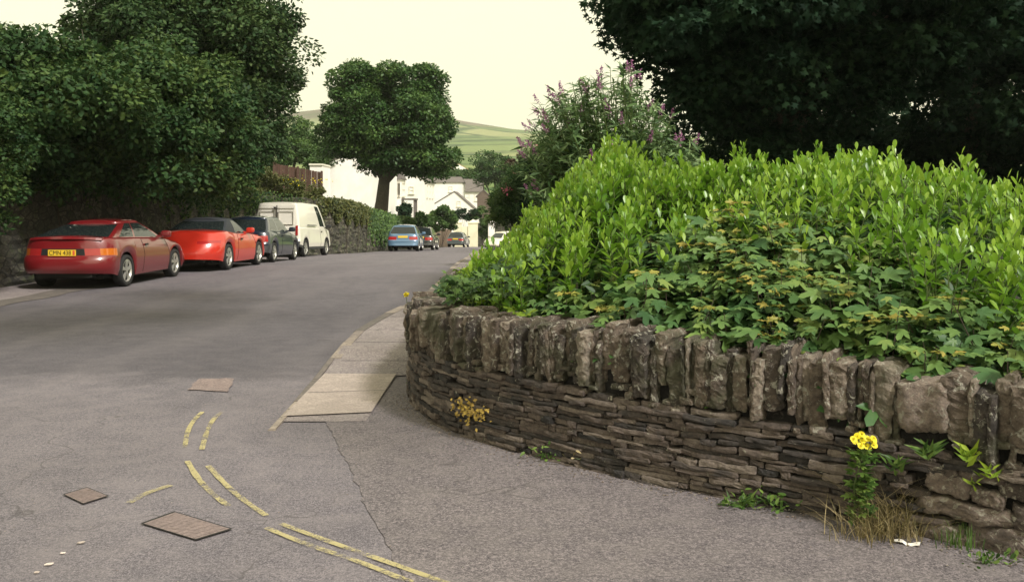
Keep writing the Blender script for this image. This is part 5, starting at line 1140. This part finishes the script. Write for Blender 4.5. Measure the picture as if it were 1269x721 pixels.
maroon = carpaint('maroon_paint', (.15, .007, .010)); red = carpaint('bright_red_paint', (.50, .025, .012)); navy = carpaint('dark_blue_paint', (.007, .013, .028)); whitep = carpaint('white_van_paint', (.72, .69, .60), .4)
bluep = carpaint('pale_blue_paint', (.10, .18, .28), .35, .3); greyp = carpaint('dark_grey_paint', (.05, .065, .07), .35, .3); blackp = carpaint('black_paint', (.012, .014, .014)); offw = carpaint('off_white_paint', (.66, .62, .5))
H = math.radians(90)
coupe = dict(L=4.42, W=1.75, paint=maroon, wheels=(-1.26, 1.28), R=.315, sill=.21, belt=[(-2.3, .93), (-1.9, .95), (-1.0, .93), (0, .90), (.8, .86), (1.5, .76), (2.0, .64), (2.3, .55)],
             cabin=dict(x=(-1.95, 1.0, -.92, .12), w=(.76, .53), roof=[(-1.0, 1.27), (-.6, 1.295), (-.1, 1.30), (.3, 1.26)], side=((.10, .40), (.43, .93)), rc=(.18, .16)), doors=[(-.55, .72)],
             rv=([0, .12, .3, .44, .5, .8, 1], [.05, .0, -.01, 0, .07, .075, .10]), zones=[('trimband', ('R', 'RC'), 0, 1.12, .50, .80), ('tail_light', ('RC',), 1.1, 1.42, .52, .78), ('amber', ('RC',), 1.42, 1.9, .52, .78), ('headlight', ('FC',), .2, .9, .6, .9)],
             rc=(.38, .55), plate=(.65, -2.16), reg='CMN 438', extras=[spoiler, aerial], spokes=5)
make_car('maroon liftback coupe with a yellow number plate, nearest of the parked cars', -7.62 - .86, 19.2, H, coupe)
rs = dict(L=4.32, W=1.78, paint=red, wheels=(-1.2, 1.22), R=.32, sill=.18, belt=[(-2.3, .80), (-1.9, .90), (-1.2, .93), (-.4, .86), (.6, .84), (1.3, .80), (1.9, .62), (2.2, .5)],
          rv=([0, .3, .6, 1], [.0, 0, .06, .26]), rc=(.5, .62), fc=(.6, .6),
          cabin=dict(x=(-1.25, .78, -.62, .06), w=(.74, .56), roof=[(-.8, 1.24), (-.3, 1.28), (.2, 1.25)], side=((.44, .95),), skin='soft_top', roofkey='soft_top'), doors=[(-.5, .7)],
          zones=[('tail_light', ('RC',), 1.05, 1.75, .62, .80), ('headlight', ('FC',), .2, .9, .6, .9)], spokes=5)
make_car('bright red convertible with a black fabric roof, second in the row', -7.04 - .88, 23.9, H - .03, rs)
hb = dict(L=4.0, W=1.68, paint=navy, wheels=(-1.24, 1.24), R=.30, belt=[(-2.1, .86), (-1.6, .92), (0, .9), (.8, .87), (1.6, .75), (2.0, .62)],
          cabin=dict(x=(-1.80, .95, -1.25, .2), w=(.74, .56), roof=[(-1.3, 1.34), (-.6, 1.38), (0, 1.38), (.3, 1.35)], side=((.06, .42), (.46, .93))), doors=[(-.5, .75)],
          zones=[('tail_light', ('R',), .62, 1.01, .60, .85), ('tail_light', ('RC',), 1, 1.6, .60, .85), ('bumper', ('R', 'RC', 'FC', 'F'), 0, 3, 0, .34), ('headlight', ('FC',), .2, .9, .6, .9)], bumpermat=M['plastic'], rc=(.2, .35), plate=(.5, -2.015), spokes=7)
make_car('dark blue hatchback between the red convertible and the white van', -7.12 - .84, 28.5, H - .01, hb)
def vanbits(e, p):
    L = p['L'] / 2; xb_ = -L + .10
    for s_ in (1, -1):
        m_ = MB(); m_.box(-L + .02, -L + .11, min(s_ * .72, s_ * .80), max(s_ * .72, s_ * .80), .80, 1.16); m_.build('tail_light', M['redlamp'], e, local=True)
        m_ = MB(); y0, y1 = sorted((s_ * .015, s_ * .68)); x_ = -L + .055
        for (a, b, c, d) in ((y0, y1, 1.86, 1.87), (y0 + .06, y1 - .06, 1.2, 1.207), (y0 + .06, y1 - .06, 1.72, 1.727)): m_.box(x_ - .02, x_ + .02, a, b, c, d)
        for yy in (y0 + .06, y1 - .06): m_.box(x_ - .02, x_ + .02, yy - .004, yy + .004, 1.2, 1.727)
        m_.build('rear_door_pressing', simple('door_shadow_line', (.45, .43, .37), .6), e, local=True)
    m_ = MB(); m_.box(-L + .025, -L + .10, -.006, .006, .55, 1.9); m_.box(-L + .01, -L + .05, .03, .11, 1.78, 1.84); m_.box(-L + .01, -L + .06, .04, .16, .98, 1.03); m_.build('door_fittings', M['trim'], e, local=True)
    for s_ in (1, -1):
        m_ = MB(); yy = s_ * (p['W'] / 2 - .02); m_.box(-1.2, -.1, min(yy, yy + s_ * .03), max(yy, yy + s_ * .03), 1.17, 1.20); m_.build('door_rail', M['trim'], e, local=True)
van = dict(L=4.4, W=1.76, paint=whitep, wheels=(-1.35, 1.42), R=.32, sill=.28, belt=[(-2.3, 1.08), (1.0, 1.06), (1.5, 1.02), (1.9, .93), (2.2, .8)], mirmat=M['trim'],
           rv=([0, .3, .34, 1], [0, 0, .05, .05]), wv=([0, .3, 1], [.97, 1, .97]), rc=(.08, .14), fc=(.35, .5), fv=([0, .3, .5, 1], [-.02, 0, -.04, -.16]),
           cabin=dict(x=(-2.13, 1.72, -2.06, .86), w=(.835, .70), roof=[(-2.2, 1.97), (-1.2, 2.03), (.4, 2.02), (1.0, 1.96)], side=((.75, .95),), rearglass=False, rc=(.06, .12), fc=(.35, .45)), doors=[(.45, 1.3)],
           zones=[('bumper', ('R', 'RC', 'FC', 'F'), 0, 3, 0, .32), ('lowertrim', ('S',), -1, 2, .0, .14), ('headlight', ('FC',), .1, .9, .5, .85)], bumpermat=M['plastic'], extras=[vanbits], spokes=8, mirror_x=1.2)
make_car('white panel van with dark bumpers parked beyond the dark blue hatchback', -7.62 - .84, 35.2, H - .075, van, name='parked_van', cat='van')
def variant(base, **k): d = dict(base); d.update(k); return d
hb2 = variant(hb, L=4.15, paint=bluep, bumpermat=bluep, plate=(.72, -2.0), wheels=(-1.28, 1.28), cabin=dict(x=(-1.95, 1.0, -1.5, .15), w=(.76, .58), roof=[(-1.6, 1.38), (-.8, 1.43), (0, 1.42), (.3, 1.38)], side=((.05, .34), (.38, .62), (.65, .94))), doors=[(-1.05, -.2), (-.15, .75)])
make_car('pale blue hatchback parked by the ivy-covered wall', -5.0 - .90, 50.5, H + .02, hb2)
make_car('dark car parked just in front of the pale blue hatchback', -4.75 - .88, 57.5, H - .02, variant(hb2, paint=blackp, bumpermat=blackp))
make_car('dark grey hatchback far down the street by the pink stone wall', W(569, 0, 88)[0] - .05, 88, H - .10, variant(hb2, paint=greyp, bumpermat=greyp))
make_car('white car half hidden by the bright foliage at the street end', W(621, 0, 84)[0], 84, H + 2.6, variant(hb2, paint=offw, bumpermat=offw), group='cars at the street end')
for o in bpy.data.objects:
    if o.parent and o.type == 'MESH' and (o.name.split('.')[0] in ('flowers', 'petals', 'crust', 'shoots') or (o.name.split('.')[0] == 'stems' and len(o.data.vertices) > 400)): o['kind'] = 'stuff'
hz_m = bpy.data.materials.new('haze_air'); hz_m.use_nodes = True; t_ = hz_m.node_tree; t_.nodes.clear(); pv = t_.nodes.new('ShaderNodeVolumePrincipled'); mo_ = t_.nodes.new('ShaderNodeOutputMaterial')
pv.inputs['Color'].default_value = (.95, .95, .85, 1); pv.inputs['Density'].default_value = 0.00022; t_.links.new(pv.outputs[0], mo_.inputs['Volume'])
mb = MB(); mb.box(-7300, 7300, -130, 4600, -420, 260); tag(mb.build('haze', hz_m), 'thin summer haze over the valley', kind='stuff')
print('objects', len(bpy.data.objects), 'faces', sum(len(m.polygons) for m in bpy.data.meshes))
